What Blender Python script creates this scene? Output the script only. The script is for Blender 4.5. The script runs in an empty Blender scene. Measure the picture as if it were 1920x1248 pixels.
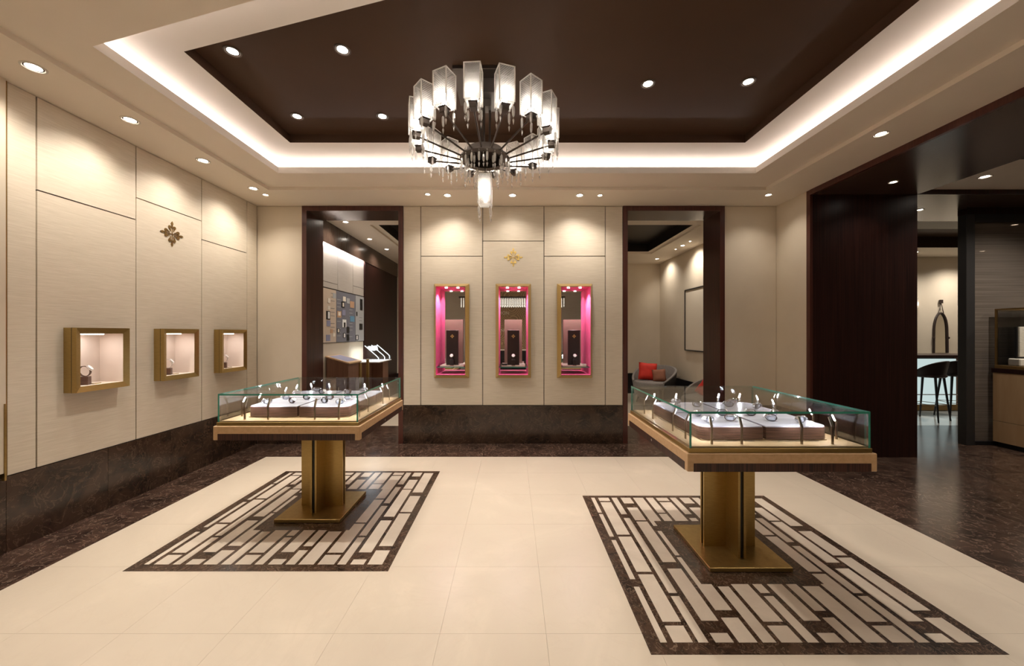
import bpy, bmesh, math, random
from mathutils import Vector, Matrix
random.seed(7)
S = bpy.context.scene
COL = S.collection
PI = math.pi
F = 695.0; CH = 1.5; CX = 960.0; CY = 624.0      # focal length in pixels, eye height, centre of the frame

# ------------------------------------------------------------------ camera, world, exposure, large lights
cam = bpy.data.cameras.new('camera'); camo = bpy.data.objects.new('camera', cam); COL.objects.link(camo)
camo.location = (0, 0, CH); camo.rotation_euler = (PI/2, 0, 0)
cam.sensor_width = 36; cam.lens = F/1920*36; cam.clip_start = 0.02; cam.clip_end = 60
S.camera = camo
w = bpy.data.worlds.new('world'); S.world = w; w.use_nodes = True
w.node_tree.nodes['Background'].inputs[0].default_value = (1, .85, .7, 1)
w.node_tree.nodes['Background'].inputs[1].default_value = 0.05
S.view_settings.view_transform = 'Standard'; S.view_settings.look = 'None'
S.view_settings.gamma = 1; S.view_settings.use_curve_mapping = False
S.view_settings.exposure = 1.36
cy = S.cycles
cy.max_bounces = 8; cy.diffuse_bounces = 6; cy.glossy_bounces = 4; cy.transmission_bounces = 4; cy.transparent_max_bounces = 24
cy.sample_clamp_indirect = 3.0; cy.blur_glossy = 0.6
cy.caustics_reflective = False; cy.caustics_refractive = False
cy.use_denoising = True

WARM = (1.0, .905, .80); WARM2 = (1.0, .92, .83); LED = (1.0, .94, .95); COOL = (.88, .94, 1.0); PINKL = (1.0, .86, .88)
E_WALL = 18.5      # perimeter downlights washing the walls
E_SMALL = 9.0
E_COFFER = 52.0    # adjustable spots in the dark coffer
E_COVE = 1.35       # per metre of cove LED
E_BULB = 13.0      # emission strength of the chandelier bulbs
E_BACK = 31.0      # unseen downlights added behind the camera as fill
E_LEDHEAD = 100.0

# ------------------------------------------------------------------ materials
MATS = {}
def nt(name):
    m = bpy.data.materials.new(name); m.use_nodes = True; n = m.node_tree
    return m, n, n.nodes['Principled BSDF'], n.nodes['Material Output']
def N(n, t, **kw):
    o = n.nodes.new(t)
    for k, v in kw.items():
        if k in o.inputs.keys() if isinstance(k, str) else False: o.inputs[k].default_value = v
        else: setattr(o, k, v)
    return o
def ramp(n, fac, stops):
    r = n.nodes.new('ShaderNodeValToRGB'); e = r.color_ramp.elements
    while len(e) < len(stops): e.new(.5)
    for i, (p, c) in enumerate(stops):
        e[i].position = p; e[i].color = (*c, 1)
    n.links.new(fac, r.inputs[0]); return r.outputs[0]
def pos(n, scale, rnd=0.0, rot=None):
    g = n.nodes.new('ShaderNodeNewGeometry'); m = n.nodes.new('ShaderNodeMapping')
    m.inputs['Scale'].default_value = scale
    if rot: m.inputs['Rotation'].default_value = rot
    n.links.new(g.outputs['Position'], m.inputs[0]); out = m.outputs[0]
    if rnd:
        oi = n.nodes.new('ShaderNodeObjectInfo'); mu = N(n, 'ShaderNodeMath', operation='MULTIPLY'); mu.inputs[1].default_value = rnd
        n.links.new(oi.outputs['Random'], mu.inputs[0])
        a = N(n, 'ShaderNodeVectorMath', operation='ADD'); n.links.new(out, a.inputs[0]); n.links.new(mu.outputs[0], a.inputs[1]); out = a.outputs[0]
    return out
def noise(n, vec, scale, detail=4, rough=.55, dist=0):
    t = n.nodes.new('ShaderNodeTexNoise'); t.inputs['Scale'].default_value = scale; t.inputs['Detail'].default_value = detail
    t.inputs['Roughness'].default_value = rough; t.inputs['Distortion'].default_value = dist
    n.links.new(vec, t.inputs['Vector']); return t.outputs['Fac']
def bump(n, b, h, strength, dist=.01):
    bp = n.nodes.new('ShaderNodeBump'); bp.inputs['Strength'].default_value = strength; bp.inputs['Distance'].default_value = dist
    n.links.new(h, bp.inputs['Height']); n.links.new(bp.outputs[0], b.inputs['Normal'])
def plain(name, col, rough=.5, metal=0, spec=.5, coat=0):
    m, n, b, o = nt(name); b.inputs['Base Color'].default_value = (*col, 1); b.inputs['Roughness'].default_value = rough
    b.inputs['Metallic'].default_value = metal; b.inputs['Specular IOR Level'].default_value = spec; b.inputs['Coat Weight'].default_value = coat
    MATS[name] = m; return m
def noisy(name, c1, c2, scale, sc3=(1,1,1), rough=.5, metal=0, bmp=0, detail=4, rnd=0, spec=.5, lo=.3, hi=.7, coat=0):
    m, n, b, o = nt(name); v = pos(n, sc3, rnd); f = noise(n, v, scale, detail)
    n.links.new(ramp(n, f, [(lo, c1), (hi, c2)]), b.inputs['Base Color'])
    b.inputs['Roughness'].default_value = rough; b.inputs['Metallic'].default_value = metal; b.inputs['Specular IOR Level'].default_value = spec
    b.inputs['Coat Weight'].default_value = coat
    if bmp: bump(n, b, f, bmp, .004)
    MATS[name] = m; return m
def emis(name, col, st):
    m, n, b, o = nt(name); n.nodes.remove(b); e = n.nodes.new('ShaderNodeEmission')
    e.inputs[0].default_value = (*col, 1); e.inputs[1].default_value = st; n.links.new(e.outputs[0], o.inputs[0]); MATS[name] = m; return m

noisy('wallcloth', (.61,.535,.42), (.71,.635,.52), 1.0, (7,7,170), rough=.45, bmp=.2, detail=5, spec=.35)
noisy('wallcloth_grey', (.42,.37,.32), (.48,.43,.38), 1.0, (5,5,120), rough=.45, bmp=.2, detail=5, rnd=3)
noisy('wallpaint', (.60,.52,.405), (.65,.57,.45), 2.0, rough=.7)
noisy('ceilpaint', (.76,.68,.575), (.78,.70,.59), 3.0, rough=.75, spec=.2)
noisy('coverpaint', (.74,.69,.63), (.76,.71,.65), 3.0, rough=.8, spec=.2)
noisy('brownpaint', (.060,.032,.018), (.066,.036,.021), 2.0, rough=.5, spec=.12)
noisy('blackpaint', (.012,.009,.008), (.016,.012,.010), 2.0, rough=.4)
noisy('brass', (.62,.43,.16), (.70,.50,.20), 30, (1,1,9), rough=.28, metal=.85)
noisy('bronze', (.38,.26,.092), (.46,.32,.12), 30, (1,1,9), rough=.30, metal=.85)
noisy('bronze_dark', (.28,.17,.06), (.34,.21,.08), 30, (1,1,9), rough=.38, metal=.75)
noisy('gold', (.88,.62,.18), (.93,.70,.25), 20, rough=.35, metal=.35)
noisy('oak', (.55,.355,.19), (.64,.43,.245), 1.5, (30,30,30), rough=.42, bmp=.05)
noisy('oakboard', (.50,.355,.19), (.60,.43,.25), 1.5, (3,30,30), rough=.4)
noisy('caseboard', (.46,.30,.155), (.53,.36,.20), 1.2, (14,14,1.4), rough=.5)
noisy('macassar', (.012,.0035,.003), (.040,.012,.008), 1.0, (95,95,1.2), rough=.38, detail=6, lo=.35, hi=.75, spec=.3)
noisy('macassar_door', (.022,.007,.005), (.075,.024,.015), 1.0, (95,95,1.2), rough=.33, detail=6, lo=.35, hi=.75)
noisy('macassar_edge', (.050,.013,.009), (.10,.030,.020), 1.0, (60,60,.8), rough=.35, detail=6)
noisy('macassar_soffit', (.060,.036,.026), (.080,.050,.037), 1.0, (2,60,2), rough=.22, detail=5)
noisy('slatwood', (.016,.006,.005), (.075,.028,.018), 1.0, (160,160,1.0), rough=.4, detail=3, lo=.4, hi=.6)
noisy('walnut', (.040,.019,.012), (.20,.10,.065), 1.0, (5,5,230), rough=.35, detail=4, lo=.35, hi=.7)
noisy('cabinetwood', (.13,.060,.035), (.19,.09,.055), 1.0, (30,30,1.0), rough=.4)
noisy('pad', (.40,.40,.45), (.60,.60,.66), 5, (1,3,1), rough=.30, spec=.6)
noisy('chairgrey', (.21,.19,.175), (.26,.235,.215), 30, rough=.85, bmp=.15)
plain('chairback', (.02,.018,.018), .6)
noisy('red', (.62,.025,.015), (.72,.04,.02), 9, rough=.7, bmp=.4)
noisy('rust', (.26,.10,.055), (.32,.13,.075), 9, rough=.8, bmp=.3)
noisy('pink', (.78,.085,.28), (.93,.20,.42), 1.0, (60,60,14), rough=.55, bmp=.5, detail=5)
noisy('nicheback', (.27,.23,.17), (.31,.26,.19), 4, rough=.5)
noisy('plaque', (.018,.010,.009), (.028,.016,.013), 8, rough=.35)
noisy('vitrinein', (.68,.585,.52), (.74,.645,.58), 3, rough=.7)
plain('steel', (.75,.75,.77), .22, 1)
plain('nickel', (.42,.34,.25), .30, 1)
plain('dial', (.85,.86,.88), .3)
plain('strapleather', (.03,.02,.018), .55)
plain('strapbrown', (.10,.045,.025), .5)
plain('gunmetal', (.070,.055,.046), .38, .7)
plain('groove', (.022,.012,.006), .6)
plain('black', (.008,.008,.009), .35)
plain('darkpost', (.035,.033,.032), .4, .3)
plain('mirrorglass', (.86,.87,.86), .015, 1)
plain('mirrordim', (.78,.74,.66), .06, 1)
plain('white', (.8,.79,.77), .5)
plain('cream', (.75,.68,.58), .5)
plain('downtrim', (.62,.57,.50), .35)
plain('downtrim_dark', (.07,.05,.04), .35)
plain('canopygrey', (.12,.105,.095), .35, .5)
plain('paper', (.70,.62,.50), .6)
noisy('linen', (.55,.49,.39), (.80,.74,.62), 1.0, (20,20,160), rough=.7, bmp=.2)
noisy('barfloor', (.55,.55,.52), (.62,.62,.58), 3, rough=.15)
plain('glassedge', (.05,.31,.24), .15, 0, .6, .5)
plain('stoolhide', (.030,.018,.014), .45)
emis('lens', (1, .90, .78), 14.0)
emis('lens_dim', (1, .90, .78), 7.0)
emis('bulb', (1, .93, .84), E_BULB)
emis('ledhead', (.86, .91, 1.0), E_LEDHEAD)
emis('ledcase', (.85, .97, 1.0), 1.5)
emis('backlit', (.72, .88, .86), .30)
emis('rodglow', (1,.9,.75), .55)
emis('ledline', (1, .88, .74), 6.0)

def marble(name, base, mid, vein, s, rough, rnd=9.0, amount=.5):
    m, n, b, o = nt(name); v = pos(n, (1,1,1), rnd, (.3,.2,.5))
    f = noise(n, v, s, 8, .62, .9); c = ramp(n, f, [(.33, base), (.55, mid), (.75, tuple(x*1.15 for x in mid))])
    f2 = noise(n, v, s*1.7, 6, .6, 1.6)
    sub = N(n, 'ShaderNodeMath', operation='SUBTRACT'); sub.inputs[1].default_value = .5; n.links.new(f2, sub.inputs[0])
    ab = N(n, 'ShaderNodeMath', operation='ABSOLUTE'); n.links.new(sub.outputs[0], ab.inputs[0])
    r = n.nodes.new('ShaderNodeMapRange'); r.inputs[1].default_value = .0; r.inputs[2].default_value = .018; r.inputs[3].default_value = amount; r.inputs[4].default_value = 0
    n.links.new(ab.outputs[0], r.inputs[0])
    mx = n.nodes.new('ShaderNodeMix'); mx.data_type = 'RGBA'; n.links.new(r.outputs[0], mx.inputs[0]); n.links.new(c, mx.inputs[6]); mx.inputs[7].default_value = (*vein, 1)
    n.links.new(mx.outputs[2], b.inputs['Base Color']); b.inputs['Roughness'].default_value = rough
    MATS[name] = m
marble('marble_dark', (.014,.008,.0055), (.048,.027,.017), (.16,.098,.062), 3.4, .20, amount=.5)
marble('marble_floor', (.018,.010,.0075), (.060,.034,.024), (.27,.19,.14), 3.6, .20, amount=.5)
marble('marble_inlay', (.012,.007,.005), (.055,.031,.020), (.27,.19,.13), 9.0, .22, rnd=0, amount=.6)
marble('marble_cream', (.54,.46,.365), (.57,.49,.39), (.51,.425,.33), .9, .30, rnd=.05, amount=.18)
marble('marble_chip', (.55,.47,.38), (.61,.53,.435), (.54,.46,.37), 3.0, .22, rnd=5, amount=.15)

def glassmat(name, tint, refl=1.0, extra=0.0):
    m, n, b, o = nt(name); n.nodes.remove(b)
    t = n.nodes.new('ShaderNodeBsdfTransparent'); t.inputs[0].default_value = (*tint, 1)
    g = n.nodes.new('ShaderNodeBsdfGlossy'); g.inputs['Roughness'].default_value = .01
    fr = n.nodes.new('ShaderNodeFresnel'); fr.inputs[0].default_value = 1.45
    ml = N(n, 'ShaderNodeMath', operation='MULTIPLY_ADD'); ml.inputs[1].default_value = refl; ml.inputs[2].default_value = extra; ml.use_clamp = True
    n.links.new(fr.outputs[0], ml.inputs[0]); mx = n.nodes.new('ShaderNodeMixShader')
    n.links.new(ml.outputs[0], mx.inputs[0]); n.links.new(t.outputs[0], mx.inputs[1]); n.links.new(g.outputs[0], mx.inputs[2])
    n.links.new(mx.outputs[0], o.inputs[0]); MATS[name] = m
glassmat('glass', (.985,.993,.99), .45)
glassmat('paleedge', (.80,.88,.84), .6, .12)
glassmat('glassclear', (.97,.98,.98), .8)
def crystalmat():
    m, n, b, o = nt('crystal'); b.inputs['Base Color'].default_value = (1,.98,.96,1); b.inputs['Roughness'].default_value = .12; b.inputs['Metallic'].default_value = .8
    t = n.nodes.new('ShaderNodeBsdfTransparent'); tr = n.nodes.new('ShaderNodeBsdfTranslucent'); tr.inputs[0].default_value = (.9,.88,.85,1)
    a = n.nodes.new('ShaderNodeMixShader'); a.inputs[0].default_value = .5; n.links.new(b.outputs[0], a.inputs[1]); n.links.new(tr.outputs[0], a.inputs[2])
    x = n.nodes.new('ShaderNodeMixShader'); x.inputs[0].default_value = .48; n.links.new(t.outputs[0], x.inputs[1]); n.links.new(a.outputs[0], x.inputs[2]); n.links.new(x.outputs[0], o.inputs[0]); MATS['crystal'] = m
crystalmat()
def smoked():
    m, n, b, o = nt('smoked'); t = n.nodes.new('ShaderNodeBsdfTransparent'); t.inputs[0].default_value = (.42,.38,.34,1)
    v = pos(n, (.6,.6,60)); f = noise(n, v, 1.0, 5)
    n.links.new(ramp(n, f, [(.3, (.13,.108,.09)), (.7, (.26,.22,.185))]), b.inputs['Base Color']); b.inputs['Roughness'].default_value = .12
    mx = n.nodes.new('ShaderNodeMixShader'); mx.inputs[0].default_value = .62
    n.links.new(t.outputs[0], mx.inputs[1]); n.links.new(b.outputs[0], mx.inputs[2]); n.links.new(mx.outputs[0], o.inputs[0]); MATS['smoked'] = m
smoked()
def shadeedge():
    m, n, b, o = nt('shadeedge'); n.nodes.remove(b); tr = n.nodes.new('ShaderNodeBsdfTranslucent'); tr.inputs[0].default_value = (.95,.93,.9,1)
    d = n.nodes.new('ShaderNodeBsdfDiffuse'); d.inputs[0].default_value = (.95,.93,.9,1); x = n.nodes.new('ShaderNodeMixShader'); x.inputs[0].default_value = .5
    n.links.new(tr.outputs[0], x.inputs[1]); n.links.new(d.outputs[0], x.inputs[2]); n.links.new(x.outputs[0], o.inputs[0]); MATS['shadeedge'] = m
shadeedge()
def cutglass():   # engraved lattice of the lamp shades: clear glass between frosted grooves
    m, n, b, o = nt('cutglass'); n.nodes.remove(b)
    tc = n.nodes.new('ShaderNodeTexCoord'); facs = []
    for s in (1, -1):
        wv = n.nodes.new('ShaderNodeTexWave'); wv.wave_type = 'BANDS'; wv.bands_direction = 'DIAGONAL'; wv.inputs['Scale'].default_value = 40
        mp = n.nodes.new('ShaderNodeMapping'); mp.inputs['Scale'].default_value = (s, s, 1); n.links.new(tc.outputs['Object'], mp.inputs[0])
        n.links.new(mp.outputs[0], wv.inputs['Vector'])
        p = N(n, 'ShaderNodeMath', operation='POWER'); p.inputs[1].default_value = 5.0; n.links.new(wv.outputs['Fac'], p.inputs[0]); facs.append(p)
    mxm = N(n, 'ShaderNodeMath', operation='MAXIMUM'); n.links.new(facs[0].outputs[0], mxm.inputs[0]); n.links.new(facs[1].outputs[0], mxm.inputs[1])
    mr = n.nodes.new('ShaderNodeMapRange'); mr.inputs[3].default_value = .13; mr.inputs[4].default_value = .60; n.links.new(mxm.outputs[0], mr.inputs[0])
    t = n.nodes.new('ShaderNodeBsdfTransparent'); t.inputs[0].default_value = (.96,.95,.94,1)
    tr = n.nodes.new('ShaderNodeBsdfTranslucent'); tr.inputs[0].default_value = (.92,.90,.87,1)
    gl = n.nodes.new('ShaderNodeBsdfGlossy'); gl.inputs['Roughness'].default_value = .15
    a = n.nodes.new('ShaderNodeMixShader'); a.inputs[0].default_value = .25; n.links.new(tr.outputs[0], a.inputs[1]); n.links.new(gl.outputs[0], a.inputs[2])
    x = n.nodes.new('ShaderNodeMixShader'); n.links.new(mr.outputs[0], x.inputs[0]); n.links.new(t.outputs[0], x.inputs[1]); n.links.new(a.outputs[0], x.inputs[2])
    n.links.new(x.outputs[0], o.inputs[0]); MATS['cutglass'] = m
cutglass()
def arabesque():  # gold ring pattern printed on the wall behind the camera (seen in the niche mirrors)
    m, n, b, o = nt('arabesque'); v = pos(n, (1.1,1,1.1)); vo = n.nodes.new('ShaderNodeTexVoronoi'); vo.inputs['Scale'].default_value = 1.7
    n.links.new(v, vo.inputs['Vector']); ml = N(n, 'ShaderNodeMath', operation='MULTIPLY'); ml.inputs[1].default_value = 62; n.links.new(vo.outputs['Distance'], ml.inputs[0])
    si = N(n, 'ShaderNodeMath', operation='SINE'); n.links.new(ml.outputs[0], si.inputs[0])
    n.links.new(ramp(n, si.outputs[0], [(.35, (.26,.17,.095)), (.8, (.50,.36,.20))]), b.inputs['Base Color']); b.inputs['Roughness'].default_value = .5; MATS['arabesque'] = m
arabesque()

# ------------------------------------------------------------------ geometry helpers
class MB:
    def __init__(s): s.v = []; s.f = []; s.mi = []
    def add(s, vs, fs, mi=0):
        k = len(s.v); s.v += [tuple(v) for v in vs]
        for f in fs: s.f.append([i+k for i in f]); s.mi.append(mi)
        return s
    def box(s, a, b, mi=0, M=None):
        x0,y0,z0 = a; x1,y1,z1 = b
        vs = [(x0,y0,z0),(x1,y0,z0),(x1,y1,z0),(x0,y1,z0),(x0,y0,z1),(x1,y0,z1),(x1,y1,z1),(x0,y1,z1)]
        if M: vs = [M @ Vector(v) for v in vs]
        return s.add(vs, [(3,2,1,0),(4,5,6,7),(0,1,5,4),(1,2,6,5),(2,3,7,6),(3,0,4,7)], mi)
    def cbox(s, a, b, c=.004, M=None):     # box with every edge chamfered
        x0,y0,z0 = a; x1,y1,z1 = b; vs = []; 
        bm = bmesh.new(); bmesh.ops.create_cube(bm, size=1)
        for v in bm.verts: v.co = Vector(((x0+x1)/2+v.co.x*(x1-x0), (y0+y1)/2+v.co.y*(y1-y0), (z0+z1)/2+v.co.z*(z1-z0)))
        bmesh.ops.bevel(bm, geom=bm.edges[:], offset=c, segments=1, affect='EDGES')
        bm.verts.index_update(); vs = [(M @ v.co if M else v.co.copy()) for v in bm.verts]; fs = [[v.index for v in f.verts] for f in bm.faces]; bm.free()
        return s.add(vs, fs)
    def prism(s, poly, z0, z1, M=None, mi=0, caps=True):   # poly: ccw list of (x, y)
        n = len(poly); vs = [(x,y,z0) for x,y in poly]+[(x,y,z1) for x,y in poly]
        if M: vs = [M @ Vector(v) for v in vs]
        fs = [(i,(i+1)%n,n+(i+1)%n,n+i) for i in range(n)]
        if caps: fs += [tuple(range(n-1,-1,-1)), tuple(range(n,2*n))]
        return s.add(vs, fs, mi)
    def lathe(s, prof, seg=24, M=None, close=False):
        vs = []; fs = []; n = len(prof)
        for k in range(seg):
            a = 2*PI*k/seg; vs += [(r*math.cos(a), r*math.sin(a), z) for r, z in prof]
        for k in range(seg):
            k2 = (k+1)%seg
            for i in range(n-1): fs.append((k*n+i, k2*n+i, k2*n+i+1, k*n+i+1))
        if M: vs = [M @ Vector(v) for v in vs]
        return s.add(vs, fs)
    def tube(s, pts, r, seg=8, caps=True):
        pts = [Vector(p) for p in pts]; flat = len(pts) > 2 and max(p.y for p in pts)-min(p.y for p in pts) < 1e-6; vs = []; fs = []; rs = r if isinstance(r, (list, tuple)) else [r]*len(pts)
        for i, p in enumerate(pts):
            d = (pts[min(i+1,len(pts)-1)]-pts[max(i-1,0)]).normalized()
            up = Vector((0,1,0)) if flat else Vector((0,0,1)) if abs(d.z) < .95 else Vector((1,0,0))
            a = d.cross(up).normalized(); b = a.cross(d).normalized()
            vs += [p+(a*math.cos(2*PI*k/seg)+b*math.sin(2*PI*k/seg))*rs[i] for k in range(seg)]
        for i in range(len(pts)-1):
            for k in range(seg):
                fs.append((i*seg+k, i*seg+(k+1)%seg, (i+1)*seg+(k+1)%seg, (i+1)*seg+k))
        if caps: fs += [tuple(range(seg-1,-1,-1)), tuple((len(pts)-1)*seg+k for k in range(seg))]
        return s.add(vs, fs)
    def grid_wall(s, us, vs_, holes, mk, mi=0):  # faces on a (u,v) lattice, leaving holes open; mk(u,v) -> point
        us = sorted(set(us)); vs_ = sorted(set(vs_))
        for i in range(len(us)-1):
            for j in range(len(vs_)-1):
                u = (us[i]+us[i+1])/2; v = (vs_[j]+vs_[j+1])/2
                if any(h[0] < u < h[1] and h[2] < v < h[3] for h in holes): continue
                s.add([mk(us[i],vs_[j]), mk(us[i+1],vs_[j]), mk(us[i+1],vs_[j+1]), mk(us[i],vs_[j+1])], [(0,1,2,3)], mi)
    def build(s, name, mats, parent=None, smooth=False, off=None, fix=True):
        me = bpy.data.meshes.new(name); vs = s.v
        if off: vs = [(v[0]-off[0], v[1]-off[1], v[2]-off[2]) for v in vs]
        me.from_pydata(vs, [], s.f)
        if fix:
            bm = bmesh.new(); bm.from_mesh(me); bmesh.ops.remove_doubles(bm, verts=bm.verts, dist=1e-6)
            bmesh.ops.recalc_face_normals(bm, faces=bm.faces); 
            ok = len(bm.faces) == len(s.f)
            bm.to_mesh(me); bm.free()
        if isinstance(mats, str): mats = [mats]
        for m in mats: me.materials.append(MATS[m])
        if len(mats) > 1 and len(me.polygons) == len(s.mi):
            for p, k in zip(me.polygons, s.mi): p.material_index = k
        if smooth:
            for p in me.polygons: p.use_smooth = True
            try: me.set_sharp_from_angle(angle=math.radians(35))
            except Exception: pass
        o = bpy.data.objects.new(name, me); COL.objects.link(o)
        if parent: o.parent = parent
        return o
def pane(mb_args, thin):      # thin axis decides which faces are the green cut edges
    a, b = mb_args; m = MB().box(a, b); order = ['z','z','y','x','y','x']
    m.mi = [0 if o == thin or (o != 'y' and thin != 'z') else 1 for o in order]; return m
def B(*ab): return MB().box(*ab)
def tag(o, label=None, cat=None, group=None, kind=None):
    if label: o['label'] = label
    if cat: o['category'] = cat
    if group: o['group'] = group
    if kind: o['kind'] = kind
    return o
def thing(name, loc, label, cat, group=None, rz=0):
    o = bpy.data.objects.new(name, None); COL.objects.link(o); o.location = loc; o.rotation_euler = (0,0,rz); o.empty_display_size = .1
    return tag(o, label, cat, group)
def struct(mb, name, mats, parent=None, **kw):
    o = mb.build(name, mats, parent, **kw)
    if not parent: o['kind'] = 'structure'
    return o
CH_ = {}
def kids(o): return [c for c in bpy.data.objects if c.parent == o]
def copy_tree(o, parent=None, snap=None):
    snap = snap if snap is not None else tree(o)
    c = o.copy(); COL.objects.link(c)
    if parent: c.parent = parent
    for ch, sub in snap: copy_tree(ch, c, sub)
    return c
def tree(o): return [(c, tree(c)) for c in kids(o)]
def plane_pt(px, py, Z): # a pixel on a horizontal plane at height Z
    Y = F*(Z-CH)/(CY-py); return Vector(((px-CX)/F*Y, Y, Z))

def emblem_polys(R):
    """ornamental cross: four arms with a leaf tip and two scrolled lobes; ccw polygons in a unit of R"""
    out = []
    for q in range(4):
        c, s_ = math.cos(q*PI/2), math.sin(q*PI/2); rot = lambda p: (R*(p[0]*c-p[1]*s_), R*(p[0]*s_+p[1]*c))
        out.append([rot(p) for p in [(-.02,.0),(.02,0),(.025,.5),(.04,.58),(.03,.68),(-.03,.68),(-.04,.58),(-.025,.5)]])
        leaf = [(.10*math.sin(t*PI)*(1.1-.4*t), .64+.36*t) for t in [i/8 for i in range(9)]]
        out.append([rot(p) for p in leaf+[(-x,y) for x,y in leaf[-2:0:-1]]])
        for sg in (1,-1):
            lobe = [(.125,.17),(.17,.27),(.235,.365),(.315,.44),(.345,.53),(.305,.62),(.21,.65),(.11,.62),(.03,.60),(.02,.50),(.10,.50),(.135,.455),(.14,.37),(.12,.27)]
            pts = [rot((sg*x*.95, y)) for x, y in lobe]
            out.append(pts if sg > 0 else pts[::-1])
    return out
def emblem(name, R, M, mat, parent, label=None, th=.006):
    mb = MB()
    for p in emblem_polys(R): mb.prism(p, 0, th, M)
    o = mb.build(name, mat, parent, fix=False)
    bm = bmesh.new(); bm.from_mesh(o.data); bmesh.ops.triangulate(bm, faces=[f for f in bm.faces if len(f.verts) > 4]); bmesh.ops.recalc_face_normals(bm, faces=bm.faces); bm.to_mesh(o.data); bm.free()
    if label: o['label'] = label
    return o
M_BACK = lambda x, y, z: Matrix.Translation((x,y,z)) @ Matrix.Rotation(PI/2, 4, 'X')                       # plane facing -Y (towards the camera)
M_LEFT = lambda x, y, z: Matrix.Translation((x,y,z)) @ Matrix.Rotation(PI/2, 4, 'Z') @ Matrix.Rotation(PI/2, 4, 'X')  # plane facing +X

# ------------------------------------------------------------------ dimensions
XL, XR, YB, ZC = -3.464, 3.594, 5.036, 3.225
YF = -3.5                      # wall behind the camera
ZU, ZLIP, ZP, ZT = 3.262, 3.330, 3.45, 3.53
YJ = 5.466                     # back face of the back wall
YP = 4.47                      # front of the wooden portal
XP = 4.888
PL = .517                      # height of the marble plinth
PITCH = .53

# ------------------------------------------------------------------ floor
floor = struct(MB().box((-3.9,YF-.3,-.12),(11.4,10.2,-.02)), 'floor', 'marble_floor')
unit_tile = {}
def tiles(x0, x1, y0, y1, mat, name, xs0=-1.42, ys0=2.91, gap=.0009, z=0.0, th=.02):
    xs = [x0]+[xs0+PITCH*k for k in range(-20,30) if x0+.02 < xs0+PITCH*k < x1-.02]+[x1]
    ys = [y0]+[ys0+PITCH*k for k in range(-20,30) if y0+.02 < ys0+PITCH*k < y1-.02]+[y1]
    for i in range(len(xs)-1):
        for j in range(len(ys)-1):
            sx, sy = round(xs[i+1]-xs[i],4), round(ys[j+1]-ys[j],4); key = (mat, sx, sy)
            if key not in unit_tile:
                o = MB().box((-sx/2+gap/2,-sy/2+gap/2,-th),(sx/2-gap/2,sy/2-gap/2,0)).build(name, mat, floor); unit_tile[key] = o.data
            else:
                o = bpy.data.objects.new(name, unit_tile[key]); COL.objects.link(o); o.parent = floor
            o.location = ((xs[i]+xs[i+1])/2, (ys[j]+ys[j+1])/2, z)
CXL, CXR, CYB = -2.981, 3.07, 4.493
tiles(CXL, CXR, 1.06, CYB, 'marble_cream', 'floor_tile')
tiles(XL, CXL, 1.06, YB, 'marble_floor', 'floor_tile')
tiles(CXL, CXR, CYB, 5.99, 'marble_floor', 'floor_tile', ys0=CYB)
tiles(CXR, 7.3, 1.06, 6.02, 'marble_floor', 'floor_tile')
MB().box((XL,YF,-.02),(CXL,1.058,0)).box((CXR,YF,-.02),(11.3,1.058,0)).box((CXL,YF,-.02),(CXR,-2.4,0)).box((7.302,1.06,-.02),(11.3,6.02,0)).build('floor_slab', 'marble_floor', floor)
MB().box((CXL,-2.398,-.02),(CXR,1.058,0)).build('floor_slab', 'marble_cream', floor)
MB().box((-2.95,5.992,-.02),(3.8,9.3,0)).build('floor_slab', 'marble_cream', floor)
MB().box((4.5,6.022,-.02),(11.3,9.6,0)).build('floor_slab', 'barfloor', floor)

# inlaid marble panels: columns (x0, x1, [(pixel rows of tile ends)...]) measured on the right-hand panel
def Yp(p): return 1042.5/(p-624)
COLS = [
 (.719,.751, [(933.2,961),(964,1005.9),(1012.7,1086),(1100.1,1204.7)]),
 (.782,.877, [(933.2,939.2),(941.5,1002.4),(1006.2,1072.2),(1077,1166),(1173.2,1204.7)]),
 (.904,.952, [(933.2,964),(971.3,1111.9),(1117.7,1204.7)]),
 (.987,1.075,[(933.2,943.8),(951.5,975.4),(977.7,1054),(1066.2,1163.9),(1187,1204.7)]),
 (1.10,1.19, [(1158.1,1204.7)]),
 (1.216,1.281,[(933.2,961.3),(963.3,976.8),(1099.7,1204.7)]),
 (1.306,1.408,[(933.2,939.2),(941.5,976.8),(1095.3,1165.7),(1173.2,1204.7)]),
 (1.434,1.488,[(933.2,964),(971.3,976.8),(1095.3,1111.9),(1117.7,1204.7)]),
 (1.521,1.609,[(933.2,943.8),(951.5,976.8),(1095.3,1163.9),(1186.9,1204.7)]),
 (1.634,1.695,[(933.2,976.8),(1095.3,1145),(1158,1204.7)]),
 (1.718,1.816,[(933.2,961.3),(963.3,976.8),(1099.2,1204.7)]),
 (1.842,1.948,[(933.2,939.2),(941.5,976.8),(1173.2,1204.7)]),
 (1.864,1.948,[(976.8,1002.9),(1006.1,1071.8)]),
 (1.970,2.024,[(933.2,964),(971.6,1016.3),(1023.8,1111.9),(1117.7,1204.7)]),
 (2.054,2.141,[(933.2,943),(952,976),(978.5,1054.8),(1066,1165),(1187.9,1204.7)]),
 (2.165,2.261,[(934.5,986),(996,1041.2),(1045.5,1144.7),(1158.4,1204.7)]),
 (1.10,1.130,[(995.6,1041.2)]),
]
LSH = [  # tiles that step around the plain field under the pedestal
 [(1.10,1.19,933.2,976.8),(1.10,1.130,976.8,986)],
 [(1.10,1.130,1045,1095.3),(1.10,1.19,1095.3,1144.1)],
 [(1.864,1.948,1076.2,1095.3),(1.842,1.948,1095.3,1165.7)],
]
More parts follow.
